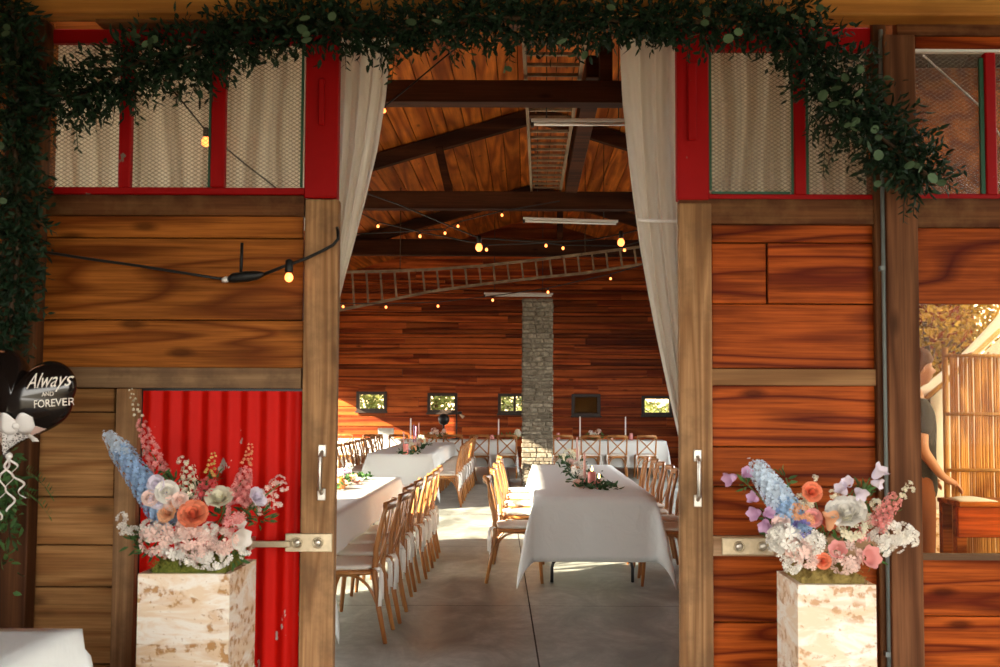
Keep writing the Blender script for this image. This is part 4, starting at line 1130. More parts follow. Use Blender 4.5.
lettering('Always', 28, 66, 374, 394, .35, 'lettering', hbt, M['goldtext'])
lettering('AND', 42, 52, 392.5, 396.5, 0, 'lettering', hbt, M['goldtext'])
lettering('FOREVER', 35, 66, 400.5, 408, 0, 'lettering', hbt, M['goldtext'])
rb = MB()
for s, ln, ph in ((0, .26, 0), (.02, .2, 2), (-.02, .3, 4)):
    p0 = P(8, 452, 4.42); pts = []
    for k in range(40):
        t = k/39; a = t*16+ph; pts.append(p0+Vector((s*t*3+.018*math.cos(a)*min(1, t*4)+.02*t, .018*math.sin(a)*min(1, t*4), -ln*t)))
    rb.tube(pts, .0055, 5, .3)
rb.ball(P(9, 456, 4.42), .016, 8)
rb.build('ribbon_tail', M['ribbon'], hbt)
# greenery below the balloon
lg = MB(); R.seed(41)
for k in range(170):
    c = P(R.gauss(8, 9), R.gauss(498, 26), 4.78); leaf(lg, c, rvec()+Vector((.2, -.3, -.4)), R.uniform(.04, .08), R.uniform(.014, .026), .2)
for px, py in ((24, 490), (26, 470)):
    p = P(px, py, 4.75)
    for k in range(12):
        q = p+Vector((.012*k, -.002*k, -.004*k-.0006*k*k))
        for s in (-1, 1): leaf(lg, q, Vector((.5, -.1, s*.8)), .035, .005, .1)
lgt = empty('leaf_spray', P(8, 500, 4.8)); lg.build('foliage', M['leafm'], lgt)
MB().tube([P(6, 455, 4.8), P(8, 500, 4.8), P(10, 540, 4.82)], .005, 5).build('vine', M['twig'], lgt)
tag(lgt, 'spray of green leaves on the corner post under the heart balloon', 'foliage')

# ------------------------------------------------------------------ string light on the front
def bulb_mb(c, r, ax=(0, 0, -1)):
    return MB().lathe(c, [(.3*r, -r*.2), (.55*r, r*.3), (.9*r, r*.9), (r, r*1.4), (.85*r, r*1.95), (.45*r, r*2.35), (0, r*2.45)], 12, ax)
def socket_mb(c, r): return MB().lathe(c, [(.2*r, -r*2.0), (.62*r, -r*1.7), (.66*r, 0), (.5*r, r*.35)], 10, (0, 0, -1))
sl_ = empty('string_light', P(238, 278, 4.93)); DF = 4.93
pts = [P(x, y, DF) for x, y in ((30, 249), (44, 252), (90, 259), (140, 266), (190, 274), (222, 279))]
MB().tube(pts, .007, 6).build('cord', M['blackp'], sl_)
pts = [P(x, y, DF) for x, y in ((262, 275), (285, 266), (305, 259), (322, 251), (333, 245), (338, 239), (338, 232))]
pts.append(P(337, 226, 5.02))
MB().tube(pts, .008, 6).build('cord', M['blackp'], sl_)
c = MB().tube([P(228, 280, DF), P(233, 278, DF), P(246, 276.5, DF), P(256, 275.5, DF), P(264, 274, DF)], [.014, .024, .027, .023, .010], 10)
cp = c.build('cord_connector', M['blackp'], sl_)
MB().tube([P(222, 280.5, DF), P(226, 279.5, DF), P(231, 279, DF)], [.010, .016, .012], 8).build('plug_collar', M['tube'], cp)
MB().tube([P(241, 272, DF), P(242, 243, DF)], .008, 6).build('hook_cord', M['blackp'], sl_)
b = P(289, 271, DF); s = socket_mb(b, .030).build('socket', M['blackp'], sl_); bulb_mb(b+Vector((0, 0, -.004)), .021).build('bulb', M['bulb'], s)
tag(sl_, 'black cord with connector and one lit bulb across the red-panelled door', 'string light', 'string lights')

# ------------------------------------------------------------------ string lights in the barn
def strand(d, pts, bulbs, r, label, big=(), cordr=.008, end=None):
    t = empty('string_light', P(*pts[len(pts)//2], d))
    MB().tube([P(x, y, d) for x, y in pts], cordr, 5).build('cord', M['blackp'], t)
    for x, y in bulbs:
        rr = r*(1.9 if (x, y) in big else 1)
        c = P(x, y, d); c.z += rr*1.2
        s = socket_mb(c, rr).build('socket', M['blackp'], t)
        bulb_mb(c, rr).build('bulb', M['bulb_big'] if (x, y) in big else M['bulb'], s)
        cy = interp(sorted((q[0], q[1]) for q in pts), x); top = P(x, cy, d)
        if top.z-c.z > rr*2.2: MB().tube([top, c+Vector((0, 0, rr*1.8))], .005, 5).build('drop_cord', M['blackp'], t)
    tag(t, label, 'string light', 'string lights')
strand(9.2, [(330, 152), (362, 128), (384, 107), (415, 82), (446, 56), (480, 30)], [(384, 110.5)], .020, 'string light climbing from the drape past the first roof beam')
strand(11.5, [(330, 170), (357, 190), (400, 205), (440, 222), (479, 238), (540, 242), (590, 240), (621, 234), (660, 225)], [(361, 194.5), (479, 247), (621, 242)], .022, 'string light with two large amber bulbs sagging across the barn', ((479, 247), (621, 242)))
strand(13.0, [(330, 200), (357, 211), (378, 222), (420, 232), (486, 245), (546, 243), (563, 245), (624, 246), (650, 239), (690, 230)], [(357, 214), (378, 226), (420, 236), (486.5, 249.5), (546, 245.5), (563, 248), (624.5, 250), (650, 242.5)], .019, 'string light of eight small bulbs sagging just above the tapering ladder')
strand(14.2, [(350, 234), (400, 232), (445, 229), (458, 222), (502, 211), (560, 201)], [(445, 233), (458, 226), (502, 215)], .019, 'string light of three bulbs rising to the second roof beam')
strand(16.5, [(320, 306), (343, 303), (386, 304), (438, 302), (492.6, 296), (548, 288), (610.6, 274), (660, 260)], [(343, 306.5), (386, 307), (438, 306), (492.6, 300), (548, 292), (610.6, 278.5)], .021, 'string light of six bulbs running just below the tapering ladder')
t = empty('string_light', P(206, 143, 5.3)); c = P(206, 136, 5.30)
MB().tube([P(160, 75, 5.30), P(185, 105, 5.30), P(206, 131, 5.30), P(240, 160, 5.30), P(276, 188, 5.30)], .005, 5).build('cord', M['blackp'], t)
s = socket_mb(c, .024).build('socket', M['blackp'], t); bulb_mb(c, .024).build('bulb', M['bulb'], s)
tag(t, 'lit bulb on a slanting cord behind the middle wired pane of the red-panelled door', 'string light', 'string lights')
c = MB().tube([P(47, 150, 5.32), P(75, 132, 5.32), P(110, 108, 5.32), P(128, 96, 5.32)], .004, 5)
tag(c.build('white_cable', M['tube']), 'thin white cable slanting behind the pane next to the corner post', 'cable')

# ------------------------------------------------------------------ tube lights
def tubelight(x0, y0, x1, y1, d, h, label):
    a, b = P(x0, y0, d), P(x1, y1, d); t = empty('ceiling_light', (a+b)/2)
    ax = (b-a).normalized()
    MB().bar(a, b, .08, h*.45).build('housing', M['tube'], t, bevel=.006)
    MB().tube([a+ax*.03+Vector((0, -.02, -h*.48)), b-ax*.03+Vector((0, -.02, -h*.48))], .019, 8).build('light_tube', M['tube'], t)
    MB().box(a.x-.002, a.x+.03, d-.03, d+.03, a.z-h*.8, a.z+h*.3).build('end_cap', M['winframe'], t)
    for k in (.15, .85):
        q = a.lerp(b, k); MB().tube([q+Vector((0, 0, h*.2)), (q.x, q.y, zr(q.x)+.01)], .006, 5).build('hanger', M['black'], t)
    tag(t, label, 'tube light', 'unlit tube lights')
tubelight(531, 121, 634, 121, 10.2, .08, 'unlit white tube light under the ladder behind the first roof beam')
tubelight(523, 218.5, 618, 221.5, 15.4, .085, 'unlit white tube light just below the second roof beam')
tubelight(484, 293.5, 553, 294, 20.5, .085, 'small unlit white tube light above the stone pillar')

# ------------------------------------------------------------------ ladders
ld = empty('ladder', P(550, 150, 12))
zl1, zl2 = zof(80, 500, 9.4)+.05, zof(192, 500, 14.9)+.06
ra = [(526, 527), (577, 578)]
for xn, xf in ((524.0, 531.5), (580, 560.5)):
    a = P(xn, 108, 9.4); b_ = P(xf, 190, 14.9)
    a, b_ = Vector((a.x, 8.4, zl1+.0)), Vector((b_.x, 15.0, zl2))
    MB().bar(a, b_, .035, .075).build('rail', M['ladder'], ld, bevel=.004)
LA = [Vector((P(524, 108, 9.4).x, 8.4, zl1)), Vector((P(531.5, 190, 14.9).x, 15.0, zl2))]; LB = [Vector((P(580, 108, 9.4).x, 8.4, zl1)), Vector((P(560.5, 190, 14.9).x, 15.0, zl2))]
for k in range(22):
    t = (k+.5)/22; MB().bar(LA[0].lerp(LA[1], t), LB[0].lerp(LB[1], t), .032, .03).build('rung', M['ladder'], ld)
tag(ld, 'long wooden ladder lying along the barn on top of the roof beams', 'ladder', 'ladders in the roof')
ld = empty('ladder', P(490, 270, 17.4)); DL_ = 17.4
upr = [(325, 272.5), (395, 271), (430, 269.5), (480, 266), (535, 260), (585, 254), (650, 245.5)]
lor = [(325, 313), (385, 301), (430, 291.5), (480, 284.5), (535, 278), (585, 273), (650, 263)]
for nm, ln in (('rail', upr), ('rail', lor)):
    mb = MB(); rings = []
    for x, y in ln:
        p = P(x, y, DL_); rings.append([p+Vector((0, -.02, -.022)), p+Vector((0, .02, -.022)), p+Vector((0, .02, .022)), p+Vector((0, -.02, .022))])
    mb.loft(rings, smooth=False).build(nm, M['ladder'], ld)
for k in range(23):
    x = 338+14.1*k; a = P(x, interp(upr, x), DL_); b_ = P(x+2.2, interp(lor, x+2.2), DL_)
    MB().bar(a, b_, .032, .022, (0, 1, 0)).build('rung', M['ladder'], ld)
for x in (400, 585): p = P(x, interp(upr, x), DL_); MB().tube([p, (p.x, p.y, zr(p.x)+.01)], .008, 5).build('hanging_rope', M['twig'], ld)
tag(ld, 'long tapering wooden ladder hung sideways across the barn above the stone pillar', 'ladder', 'ladders in the roof')

# ------------------------------------------------------------------ table decorations
def at_table(px, py, z): # a place on a horizontal surface of height z
    v = fw + rt*((px-CX)/F) + up*((CY-py)/F); k = (z-CAMH)/v.z
    return Vector((v.x*k, v.y*k, z))
TZ = .757
def pillar_candle(c, r, h, mat, label, lit=True, group='candles on the pink candle table'):
    t = empty('pillar_candle', c)
    MB().lathe(c, [(r*.97, 0), (r, .006), (r, h-.006), (r*.93, h), (r*.6, h-.008), (0, h-.01)], 20).build('wax', mat, t)
    MB().tube([c+Vector((0, 0, h-.012)), c+Vector((0, 0, h+.012))], .0022, 5).build('wick', M['black'], t)
    if lit: MB().lathe(c+Vector((0, 0, h+.006)), [(.001, 0), (.008, .010), (.009, .020), (.005, .036), (0, .05)], 8).build('flame', M['flame'], t)
    tag(t, label, 'candle', group)
def taper(c, h, mat, label, group, r=.011, holder=True):
    t = empty('taper_candle', c)
    if holder: MB().lathe(c, [(.035, 0), (.035, .006), (.010, .012), (.008, .05), (.016, .056), (.016, .075)], 14).build('candle_holder', M['brass'], t)
    z0 = .06 if holder else 0
    MB().lathe(c+Vector((0, 0, z0)), [(r, 0), (r*.8, h-z0-.01), (r*.3, h-z0)], 10).build('wax', mat, t)
    MB().tube([c+Vector((0, 0, h-.002)), c+Vector((0, 0, h+.012))], .0018, 5).build('wick', M['black'], t)
    tag(t, label, 'candle', group)
def jar(c, r, h, mat, label, group, name='glass_jar'):
    t = MB().lathe(c, [(r*.8, 0), (r, h*.15), (r, h*.7), (r*.72, h*.85), (r*.8, h), (r*.7, h), (r*.62, h*.85), (r*.9, h*.65), (r*.9, h*.2), (0, h*.1)], 16)
    tag(t.build(name, mat), label, 'jar', group)
def runner(pts, z, wid, n, label, blooms, seed, mat='leaf', bl=.05):
    R.seed(seed); t = empty('greenery_runner', Vector((*pts[len(pts)//2].xy, z)))
    lv = MB()
    for k in range(n):
        u = R.random()*(len(pts)-1); i = min(int(u), len(pts)-2); c = pts[i].lerp(pts[i+1], u-i)
        c = Vector((c.x+R.gauss(0, wid*.45), c.y+R.gauss(0, wid*.45), z+R.uniform(.008, .05)))
        leaf(lv, c, (R.uniform(-1, 1), R.uniform(-1, 1), R.uniform(-.15, .7)), R.uniform(.05, .085), R.uniform(.018, .03), .25)
    lv.v = [(a, b, max(c, z+.002)) for a, b, c in lv.v]
    lv.build('foliage', M['leafm'] if mat == 'leafm' else M['leafd'], t)
    for c, r, m_, kind in blooms:
        b = MB()
        if kind == 'rose': rose(b, c, r, (R.uniform(-.3, .3), -.6, .8), 4)
        else: cluster(b, c, r, 20, .4)
        b.build(kind, M['p_'+m_], t)
    tag(t, label, 'table greenery', 'table flower runners')
# pink candle table
c0 = at_table(591, 489, TZ); c1 = at_table(572, 459, TZ)
pts = [at_table(605, 491, TZ), at_table(588, 487, TZ), at_table(580, 476, TZ), at_table(573, 466, TZ), at_table(568, 460, TZ)]
bl = []
for px, py, h, r, m_, k in ((572, 461, .09, .06, 'blush', 'rose'), (569, 457, .16, .07, 'cream', 'hydrangea'), (577, 467, .10, .055, 'peach', 'rose'), (580, 471, .14, .07, 'white', 'hydrangea'), (583, 476, .09, .05, 'white', 'rose'), (576, 456, .20, .05, 'peach', 'hydrangea'), (579, 480, .05, .045, 'blush', 'rose'), (597, 482, .06, .04, 'pink', 'rose')):
    p = at_table(px, py+8, TZ); bl.append((p+Vector((0, 0, h*.7)), r*1.15, m_, k))
runner(pts, TZ, .15, 700, 'dark greenery and pale flowers around the candles on the pink candle table', bl, 51)
PG = 'candles on the pink candle table'
pillar_candle(at_table(592, 488, TZ), .038, .145, M['wax_pink'], 'fat pink pillar candle burning on the table nearest the doorway')
pillar_candle(at_table(599, 487, TZ), .026, .07, M['wax_rose'], 'small low rose candle beside the fat pink pillar candle')
taper(at_table(584.5, 484, TZ), .30, M['wax_rose'], 'tall rose taper candle beside the fat pink pillar candle', PG, .014, False)
taper(at_table(577, 470, TZ), .38, M['wax_rose'], 'tall rose taper at the far end of the pink candle table greenery', PG, .011)
taper(at_table(579, 473, TZ), .30, M['wax_white'], 'ivory taper among the pale flowers on the pink candle table', PG, .010)
pillar_candle(at_table(587, 487, TZ)+Vector((0, .09, 0)), .024, .06, M['wax_pink'], 'short pink candle half hidden behind the fat pink pillar candle', False)
# half hidden table
pts = [at_table(366, 479, TZ), at_table(352, 481, TZ), at_table(338, 486, TZ), at_table(325, 492, TZ)]
bl = []
for px, py, h, r, m_, k in ((346, 474, .07, .06, 'lilac', 'rose'), (352, 478, .05, .05, 'peach', 'rose'), (341, 476, .10, .05, 'palelilac', 'hydrangea'), (357, 480, .04, .045, 'blush', 'rose'), (337, 480, .08, .06, 'pink', 'rose'), (349, 470, .11, .04, 'white', 'hydrangea'), (342, 484, .04, .05, 'peach', 'rose')):
    p = at_table(px, py+4, TZ); bl.append((p+Vector((0, 0, h*.7)), r, m_, k))
runner(pts, TZ, .11, 260, 'bright flowers and leaves on the table half hidden behind the red-panelled door', bl, 52, 'leafm')
jar(at_table(340.5, 489, TZ), .045, .10, M['jar'], 'amber glass jar beside the flowers behind the red-panelled door', 'glass jars on the tables')
# mauve taper table
pts = [at_table(405, 455.5, TZ), at_table(411, 452, TZ), at_table(418, 449, TZ), at_table(424, 446.5, TZ)]
bl = []
for px, py, h, r, m_, k in ((411, 452, .08, .07, 'cream', 'hydrangea'), (416, 450, .08, .07, 'blush', 'rose'), (421, 447, .12, .08, 'cream', 'hydrangea'), (424, 446, .10, .07, 'peach', 'rose'), (407, 454, .05, .05, 'palelilac', 'rose')):
    p = at_table(px, py, TZ); bl.append((p+Vector((0, 0, h)), r, m_, k))
runner(pts, TZ, .16, 260, 'greenery with cream flowers on the table of mauve tapers', bl, 53)
MG = 'candles on the mauve taper table'
pillar_candle(at_table(405.5, 454.5, TZ), .042, .16, M['wax_pink'], 'pink pillar candle at the doorway end of the mauve taper table', False, MG)
jar(at_table(413.5, 452.5, TZ), .05, .11, M['jar'], 'amber glass jar beside the pink pillar candle on the mauve taper table', 'glass jars on the tables')
taper(at_table(403.5, 450, TZ), .30, M['wax_rose'], 'rose taper standing over the pink pillar candle on the mauve taper table', MG, .014)
taper(at_table(410.4, 449.5, TZ), .52, M['wax_white'], 'tallest ivory taper on the mauve taper table', MG, .013)
taper(at_table(413.6, 448.5, TZ), .40, M['wax_mauve'], 'mauve taper next to the tallest ivory taper', MG, .013)
taper(at_table(415.8, 447.5, TZ), .37, M['wax_mauve'], 'mauve taper between another mauve taper and the blush taper', MG, .013)
taper(at_table(418.6, 446.5, TZ), .42, M['wax_rose'], 'blush taper at the pillar end of the taper row', MG, .013)
# back wall tables
def back_at(px, y=21.35): return Vector((P(px, 430, y).x, y, TZ))
BG = 'decorations on the back wall tables'
lp_ = empty('laptop', back_at(387)); c = back_at(387)
MB().box(c.x-.17, c.x+.17, c.y-.12, c.y+.12, TZ, TZ+.018).build('keyboard_base', M['steel'], lp_, bevel=.004)
MB().obox(c+Vector((0, -.15, .13)), (.17, 0, 0), (0, .005, .001), (0, -.03, .115)).build('screen_lid', plain('grey laptop lid', (.30, .30, .29), .4, .5, .3), lp_, bevel=.004)
tag(lp_, 'grey laptop open on the back wall table in the patch of sunlight', 'laptop')
for px, h, lab in ((498.6, .44, 'white taper on the back wall table between the boom stand and the stone pillar'), (580, .50, 'white taper on the back wall table below the dark window'), (625.5, .50, 'white taper on the back wall table nearest the right-hand pink jar')):
    taper(back_at(px), h, M['wax_white'], lab, BG, .016)
for px, lab in ((558, 'pink jar on the back wall table right beside the stone pillar'), (631, 'pink jar on the back wall table near its free end'), (492, 'small pink jar on the back wall table beside the white taper left of the pillar')):
    jar(back_at(px), .045, .15 if px != 492 else .10, M['pinkjar'], lab, BG)
for px, lab, m_, sd in ((595, 'posy of blush flowers on the back wall table below the dark window', 'blush', 61), (513, 'posy of cream flowers against the left edge of the stone pillar', 'cream', 62), (437, 'bushy posy of blush flowers on the back wall table below the round fan', 'blush', 63)):
    R.seed(sd); c = back_at(px); t = empty('posy', c); lv = MB()
    for k in range(90): leaf(lv, c+Vector((R.gauss(0, .12), R.gauss(0, .05), R.uniform(.02, .12))), rvec()+Vector((0, 0, .5)), .07, .025)
    lv.build('foliage', M['leafm'], t)
    for k in range(6):
        b = MB(); cluster(b, c+Vector((R.uniform(-.16, .16), R.uniform(-.07, .02), R.uniform(.1, .2))), R.uniform(.04, .06), 14, .45); b.build('bloom', M['p_'+(m_ if k % 3 else 'white')], t)
    tag(t, lab, 'flowers', 'posies on the back wall tables')
for px, lab in ((590+22, 'low tealight on the back wall table between the two tapers'),):
    pillar_candle(back_at(px), .025, .05, M['wax_rose'], lab, True, BG)
# boom stand and round fan
c = back_at(456.5, 21.5); t = empty('boom_stand', c); zt = P(456, 414, 21.5).z
MB().tube([c, Vector((c.x, c.y, zt))], .014, 8).build('stand_pole', M['black'], t)
MB().lathe(c, [(.12, 0), (.12, .02), (.02, .03)], 16).build('stand_base', M['black'], t)
a, b = P(448, 414.5, 21.5), P(459, 413, 21.5)
MB().tube([a, b], .014, 8).build('boom_arm', M['black'], t)
MB().lathe(b, [(.03, -.03), (.035, .03), (.02, .06)], 10, (1, 0, .1)).build('boom_head', M['black'], t)
MB().tube([P(460, 414, 21.5), P(463.5, 417.5, 21.5)], [.02, .035], 8).build('microphone', M['brass'], t)
tag(t, 'thin black boom stand on the back wall table before the bright sun patch', 'stand')
c = back_at(443.5, 21.5); t = empty('desk_fan', c); zc = P(443.5, 419.5, 21.5).z
MB().lathe((c.x, c.y+.05, zc), [(.02, -.09), (.10, -.07), (.125, 0), (.10, .06), (.03, .09)], 20, (0, -1, 0)).build('fan_head', M['black'], t)
MB().tube([c, Vector((c.x, c.y, zc-.10))], .02, 8).build('fan_stem', M['black'], t)
MB().lathe(c, [(.08, 0), (.08, .015), (.02, .03)], 16).build('fan_base', M['black'], t)
tag(t, 'dark round fan on a stem on the back wall table, beside the boom stand', 'fan')

# ------------------------------------------------------------------ yard seen through the garden window
R.seed(91)
# bamboo screen
DS = 7.0; x0, x1 = P(944, 430, DS).x, P(1040, 430, DS).x; zt = P(970, 352, DS).z
t = empty('bamboo_screen', ((x0+x1)/2, DS, 0))
rd = MB(); x = x0+.05
while x < x1:
    r = R.uniform(.006, .011); rd.tube([(x, DS+R.uniform(-.004, .004), .35), (x+R.uniform(-.008, .008), DS, zt-R.uniform(0, .03))], r, 5); x += r*1.8
def reed():
    n = NT('reed'); i = n.isl(); v = n.noise(n.co((3, 3, 1.2)), 2, 4)
    c = n.ramp(i, [(0, (.48, .23, .06)), (1, (.85, .52, .18))]); c = n.mix(n.step(v, .45, .6), c, (.36, .15, .035)); n.base(c, .5, .4); return n.m
M['reed'] = reed()
rd.build('reed_panel', M['reed'], t)
for xx in (x0+.015, x1): MB().tube([(xx, DS, 0), (xx, DS, zt+.03)], .022, 8).build('screen_post', M['screen_frame'], t)
for py in (356, 414, 470): zz = P(970, py, DS).z; MB().tube([(x0, DS-.03, zz), (x1, DS-.03, zz)], .012, 8).build('screen_rail', M['screen_frame'], t)
tag(t, 'tall bamboo reed screen standing in the yard beyond the garden window', 'screen')
# board bench with paper in front of the screen
DB = 6.3; x0, x1, b0, b1 = rect(958, 1060, 507, 538, DB)
t = empty('plank_bench', ((x0+x1)/2, DB, 0))
MB().box(x0, x1, DB, DB+.04, b0, b1).build('front_board', M['plank_r'], t, bevel=.006); MB().box(x0, x1, DB-.02, DB+.32, b1, b1+.03).build('bench_top', M['plank'], t, bevel=.006)
for xx in (x0+.04, x1-.04):
    for yy in (DB+.07, DB+.28): MB().box(xx-.03, xx+.03, yy-.03, yy+.03, 0, b1).build('leg', M['plank'], t)
tag(t, 'red brown plank bench in front of the bamboo screen beyond the window', 'bench')
a = P(961, 507, DB); pp = MB(); pp.grid(lambda u, v: (a.x+.24*u, DB+.02+.2*v, b1+.032+.015*math.sin(3*u)*v), 6, 4); tag(pp.build('folded_paper', M['cloth'], solid=.004), 'white folded paper lying on the plank bench', 'paper')
# stone step
DST = 7.9; x0, x1, b0, b1 = rect(905, 944, 516, 534, DST)
MBs = MB().box(x0-.6, x1+.9, DST, DST+.5, 0, b1); tag(MBs.build('stone_step', M['trav'], bevel=.02), 'pale stone step in the yard behind the standing person', 'step')
# tent
DT = 8.5; e = P(927, 396, DT); ap = P(1030, 300, DT)
t = empty('tent', (ap.x, DT+.5, 0))
rfm = MB()
for s in (1, -1):
    ex = ap.x+s*(e.x-ap.x)
    rfm.grid(lambda u, v: (ap.x+(ex-ap.x)*u, DT+.4*v, ap.z+(e.z-ap.z)*u-.10*math.sin(PI*u)*.6), 10, 4)
rfm.build('tent_roof', M['cloth'], t, solid=.01)
wm = MB()
wm.grid(lambda u, v: (e.x+.05+(ap.x-e.x)*2*u-.1*u, DT+.05, (e.z-.02)*v+(ap.z-e.z-.1)*v*(1-abs(2*u-1))), 20, 6)
wm.build('tent_wall', M['cloth'], t, solid=.008)
MB().tube([P(926, 398, DT-.05), P(944, 383, DT-.05), P(1000, 330, DT-.05)], .02, 8).build('tent_pole', M['screen_frame'], t)
tag(t, 'white canvas tent with sloping roof behind the bamboo screen', 'tent')
# trees
def tree(x, y, zc, rx, ry, rzz, n, mat, lsz, label, group, tr=.1):
    t = empty('tree', (x, y, 0))
    MB().tube([(x, y, 0), (x+.05, y, zc*.5), (x-.03, y+.03, zc)], [tr, tr*.8, tr*.4], 8).build('trunk', M['bark'], t)
    br = MB()
    for k in range(8):
        q = rvec(); br.tube([(x, y, zc-rzz*.6), Vector((x, y, zc))+Vector((q.x*rx, q.y*ry, q.z*rzz))*.7], [tr*.3, tr*.08], 5)
    br.build('branch_work', M['bark'], t)
    lv = MB()
    for k in range(n):
        q = rvec()*R.uniform(.3, 1)**.5
        leaf(lv, (x+q.x*rx, y+q.y*ry, zc+q.z*rzz), rvec()+Vector((0, 0, -.3)), lsz*R.uniform(.7, 1.3), lsz*.5, .2)
    lv.build('foliage', mat, t); tag(t, label, 'tree', group)
tree(3.75, 9.3, 2.30, .85, .30, .70, 3200, M['tree_gold'], .07, 'golden leafed tree above the tent and the bamboo screen', 'trees outside', .06)
for k, (x, y, zc, r, lab) in enumerate(((-5.6, 31, 1.9, 1.5, 'bushy sunlit tree outside the back wall window above the laptop'), (-3.0, 33, 2.6, 1.5, 'sunlit tree outside the window above the round fan'), (-.4, 34, 1.3, 1.2, 'low sunlit tree outside the window beside the stone pillar'), (4.3, 33, .55, 1.05, 'low bush-like tree outside the small window beside the long drape'))):
    tree(x, y, zc, r, r*.8, r, 1800, M['tree'], .22, lab, 'trees outside', .12)
# ------------------------------------------------------------------ person in the yard, in profile, looking along the window
def skin_mesh(name, verts, edges, radii, mat, parent, root=0, sub=2):
    o0 = origin(parent)
    me = bpy.data.meshes.new(name); me.from_pydata([tuple(Vector(v)-o0) for v in verts], edges, []); me.update()
    o = bpy.data.objects.new(name, me); col.objects.link(o)
    m = o.modifiers.new('skin', 'SKIN'); m.use_smooth_shade = True
    sv = me.skin_vertices[0].data if me.skin_vertices else None
    if sv is None:
        bm = bmesh.new(); bm.from_mesh(me); bm.verts.layers.skin.verify(); bm.to_mesh(me); bm.free(); sv = me.skin_vertices[0].data
    for i, r in enumerate(radii):
        sv[i].radius = r if isinstance(r, tuple) else (r, r); sv[i].use_root = (i == root)
    s = o.modifiers.new('sub', 'SUBSURF'); s.levels = sub; s.render_levels = sub
    dg = bpy.context.evaluated_depsgraph_get(); me2 = bpy.data.meshes.new_from_object(o.evaluated_get(dg)); me2.name = name
    bpy.data.objects.remove(o)
    for p in me2.polygons: p.use_smooth = True
    me2.materials.clear(); me2.materials.append(mat)
    o = bpy.data.objects.new(name, me2); col.objects.link(o); o.parent = parent
    KIDS.setdefault(parent.name, []).append(o); return o
DPn = 7.15
hx = P(926, 366, DPn); PX = hx.x-.10
T = hx.z+.115      # top of the head
k = T/1.80
def pp(x, y, z): return Vector((PX+x, DPn+y, z*k))
pr = empty('person', (PX, DPn, 0))
M['skin'] = plain('skin', (.55, .30, .21), .5, .4)
M['shirt'] = plain('dark grey cloth', (.045, .045, .05), .85, .2)
M['apron'] = plain('rust brown cloth', (.22, .075, .03), .85, .2)
M['hair'] = plain('reddish brown hair', (.13, .045, .016), .6, .2)
V = []; E = []; RA = []
def add(p, r, prev=None):
    V.append(p); RA.append(r)
    if prev is not None: E.append((prev, len(V)-1))
    return len(V)-1
pel = add(pp(0, 0, .95), (.13, .15)); wa = add(pp(.01, 0, 1.12), (.115, .14), pel); ch = add(pp(.01, 0, 1.32), (.125, .16), wa)
nk = add(pp(.005, 0, 1.50), .062, ch); nk2 = add(pp(.025, 0, 1.56), .056, nk)
hands = []
for s in (-1, 1):
    sh = add(pp(-.01, s*.18, 1.43), .062, ch); el = add(pp(-.03, s*.23, 1.14), .045, sh)
    wr_ = add(pp(.12, s*.19, .97), .030, el); pm_ = add(pp(.185, s*.175, .93), (.022, .036), wr_)
    hands.append((s, pm_))
    for q in range(4):
        f1 = add(pp(.235+.004*q, s*.175 + (q-1.5)*.017, .90+.004*q), .0085, pm_); f2 = add(pp(.258+.003*(1.5-abs(q-1.5)), s*.175+(q-1.5)*.017, .872+.004*q), .008, f1); add(pp(.254, s*.175+(q-1.5)*.016, .850+.004*q), .0075, f2)
    th = add(pp(.205, s*.13, .935), .010, pm_); add(pp(.238, s*.125, .91), .0085, th)
for s in (-1, 1):
    hp = add(pp(0, s*.095, .88), .095, pel); kn = add(pp(.02, s*.10, .49), .062, hp); an = add(pp(-.01, s*.10, .09), .042, kn); add(pp(.14, s*.11, .035), .035, an)
body = skin_mesh('body', V, E, RA, M['skin'], pr)
hd = MB()
def head(u, v):
    a = 2*PI*u; b_ = PI*v; st = math.sin(b_); cz = -math.cos(b_)
    x, y, z = .098*st*math.cos(a), .078*st*math.sin(a), .122*cz
    if z < 0: x *= 1-.10*(-z/.122); y *= 1-.35*(-z/.122)**1.5; x += .018*(-z/.122)
    f = max(0, math.cos(a))**6
    x += f*st*(.030*math.exp(-((z+.018)/.018)**2)+.010*math.exp(-((z+.062)/.012)**2)+.012*math.exp(-((z+.098)/.016)**2)-.008*math.exp(-((z-.014)/.014)**2))*(1 if abs(math.sin(a)) < .45 else .3)
    return pp(.045, 0, 1.675)+Vector((x, y, z))
hd.grid(head, 40, 32)
for s in (-1, 1):
    hd.lathe(pp(.035, s*.078, 1.665), [(.002, -.008), (.018, -.004), (.026, .006), (.018, .010), (.004, .004)], 10, (0, s, 0))
face = hd.build('head', M['skin'], pr)
for s in (-1, 1): MB().ball(pp(.125, s*.033, 1.69), .011, 8).build('eye', M['black'], face)
hr = MB()
def hairf(u, v):
    a = 2*PI*u; b_ = PI*(.5+.5*v)-.25*math.cos(a)*-1*(1-v)*0
    st = math.sin(b_); cz = -math.cos(b_)
    low = .0
    x, y, z = .112*st*math.cos(a), .092*st*math.sin(a), .132*cz
    z += -.075*(1-v)*(1 if math.cos(a) < .2 else 0)*min(1, (.2-math.cos(a))*2)+.045*(1-v)*max(0, math.cos(a))
    w = .006*math.sin(a*9)*math.sin(b_*7)
    return pp(.035, 0, 1.68)+Vector((x+w-.004, y+w, z+.004))
hr.grid(hairf, 36, 12); hr.build('hair', M['hair'], pr, solid=.01)
V = []; E = []; RA = []
a0_ = add(pp(0, 0, .76), (.165, .19)); a0_ = add(pp(0, 0, .90), (.17, .195), a0_); a1_ = add(pp(.01, 0, 1.12), (.145, .175), a0_); a2_ = add(pp(.01, 0, 1.33), (.142, .178), a1_); a3_ = add(pp(.005, 0, 1.46), (.085, .10), a2_)
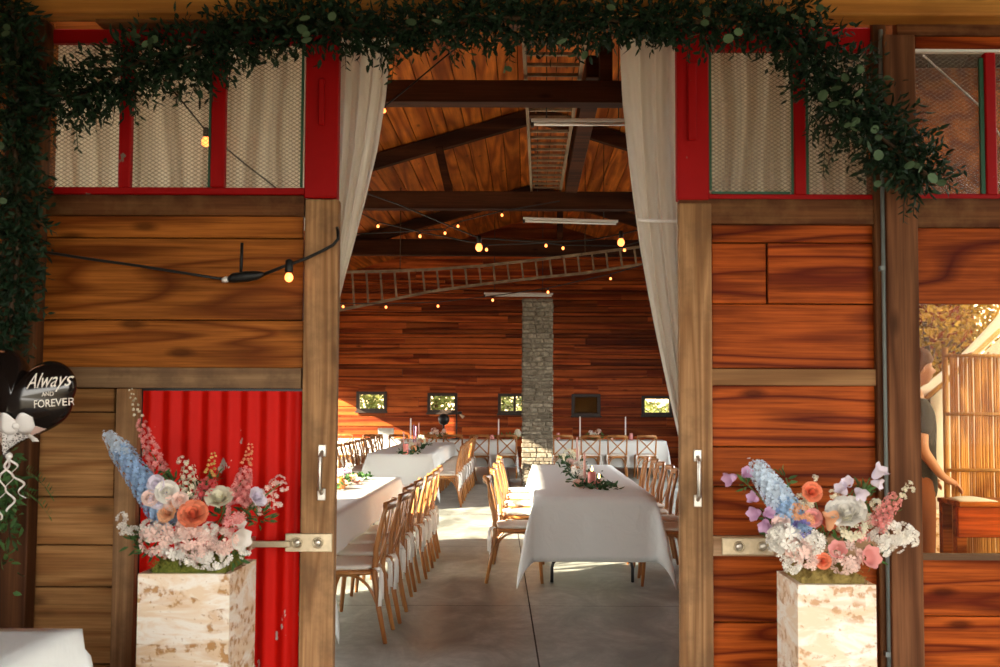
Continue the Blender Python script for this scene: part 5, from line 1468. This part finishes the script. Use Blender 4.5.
for s in (-1, 1): q = add(pp(-.01, s*.185, 1.42), .078, a2_); add(pp(-.01, s*.225, 1.22), .064, q)
skin_mesh('t_shirt', V, E, RA, M['shirt'], pr)
V = []; E = []; RA = []
a0_ = add(pp(0, 0, 1.06), (.12, .15)); a0_ = add(pp(0, 0, .95), (.150, .172), a0_)
for s in (-1, 1): q = add(pp(.005, s*.095, .84), .115, a0_); q = add(pp(.025, s*.10, .49), .085, q); add(pp(0, s*.10, .10), .07, q)
skin_mesh('trousers', V, E, RA, M['apron'], pr)
tag(pr, 'person in dark t-shirt and rust trousers standing in profile beyond the garden window', 'person')

# ------------------------------------------------------------------ light
sun = bpy.data.lights.new('sun', 'SUN'); so = bpy.data.objects.new('sun', sun); col.objects.link(so)
sd_ = Vector((1, .6, -.49)).normalized(); so.rotation_euler = sd_.to_track_quat('-Z', 'Y').to_euler(); so.location = (-20, -10, 12)
sun.energy = 21; sun.angle = math.radians(.7); sun.color = (1, .86, .64)
w = bpy.data.worlds.new('sky'); sc.world = w; w.use_nodes = True
n = w.node_tree.nodes; bg = n['Background']
tc = n.new('ShaderNodeTexCoord'); sp = n.new('ShaderNodeSeparateXYZ'); rp = n.new('ShaderNodeValToRGB')
w.node_tree.links.new(tc.outputs['Generated'], sp.inputs[0]); w.node_tree.links.new(sp.outputs['Z'], rp.inputs[0]); w.node_tree.links.new(rp.outputs[0], bg.inputs[0])
rp.color_ramp.elements[0].position = 0; rp.color_ramp.elements[0].color = (1, .94, .84, 1)
rp.color_ramp.elements[1].position = .8; rp.color_ramp.elements[1].color = (.84, .93, 1, 1)
bg.inputs[1].default_value = 4.6
vs_ = sc.view_settings; vs_.view_transform = 'Standard'; vs_.look = 'None'; vs_.exposure = .7; vs_.gamma = 1; vs_.use_curve_mapping = False
cy = sc.cycles; cy.use_denoising = True; cy.max_bounces = 10; cy.diffuse_bounces = 6; cy.transparent_max_bounces = 12; cy.caustics_reflective = False; cy.caustics_refractive = False; cy.sample_clamp_indirect = 6
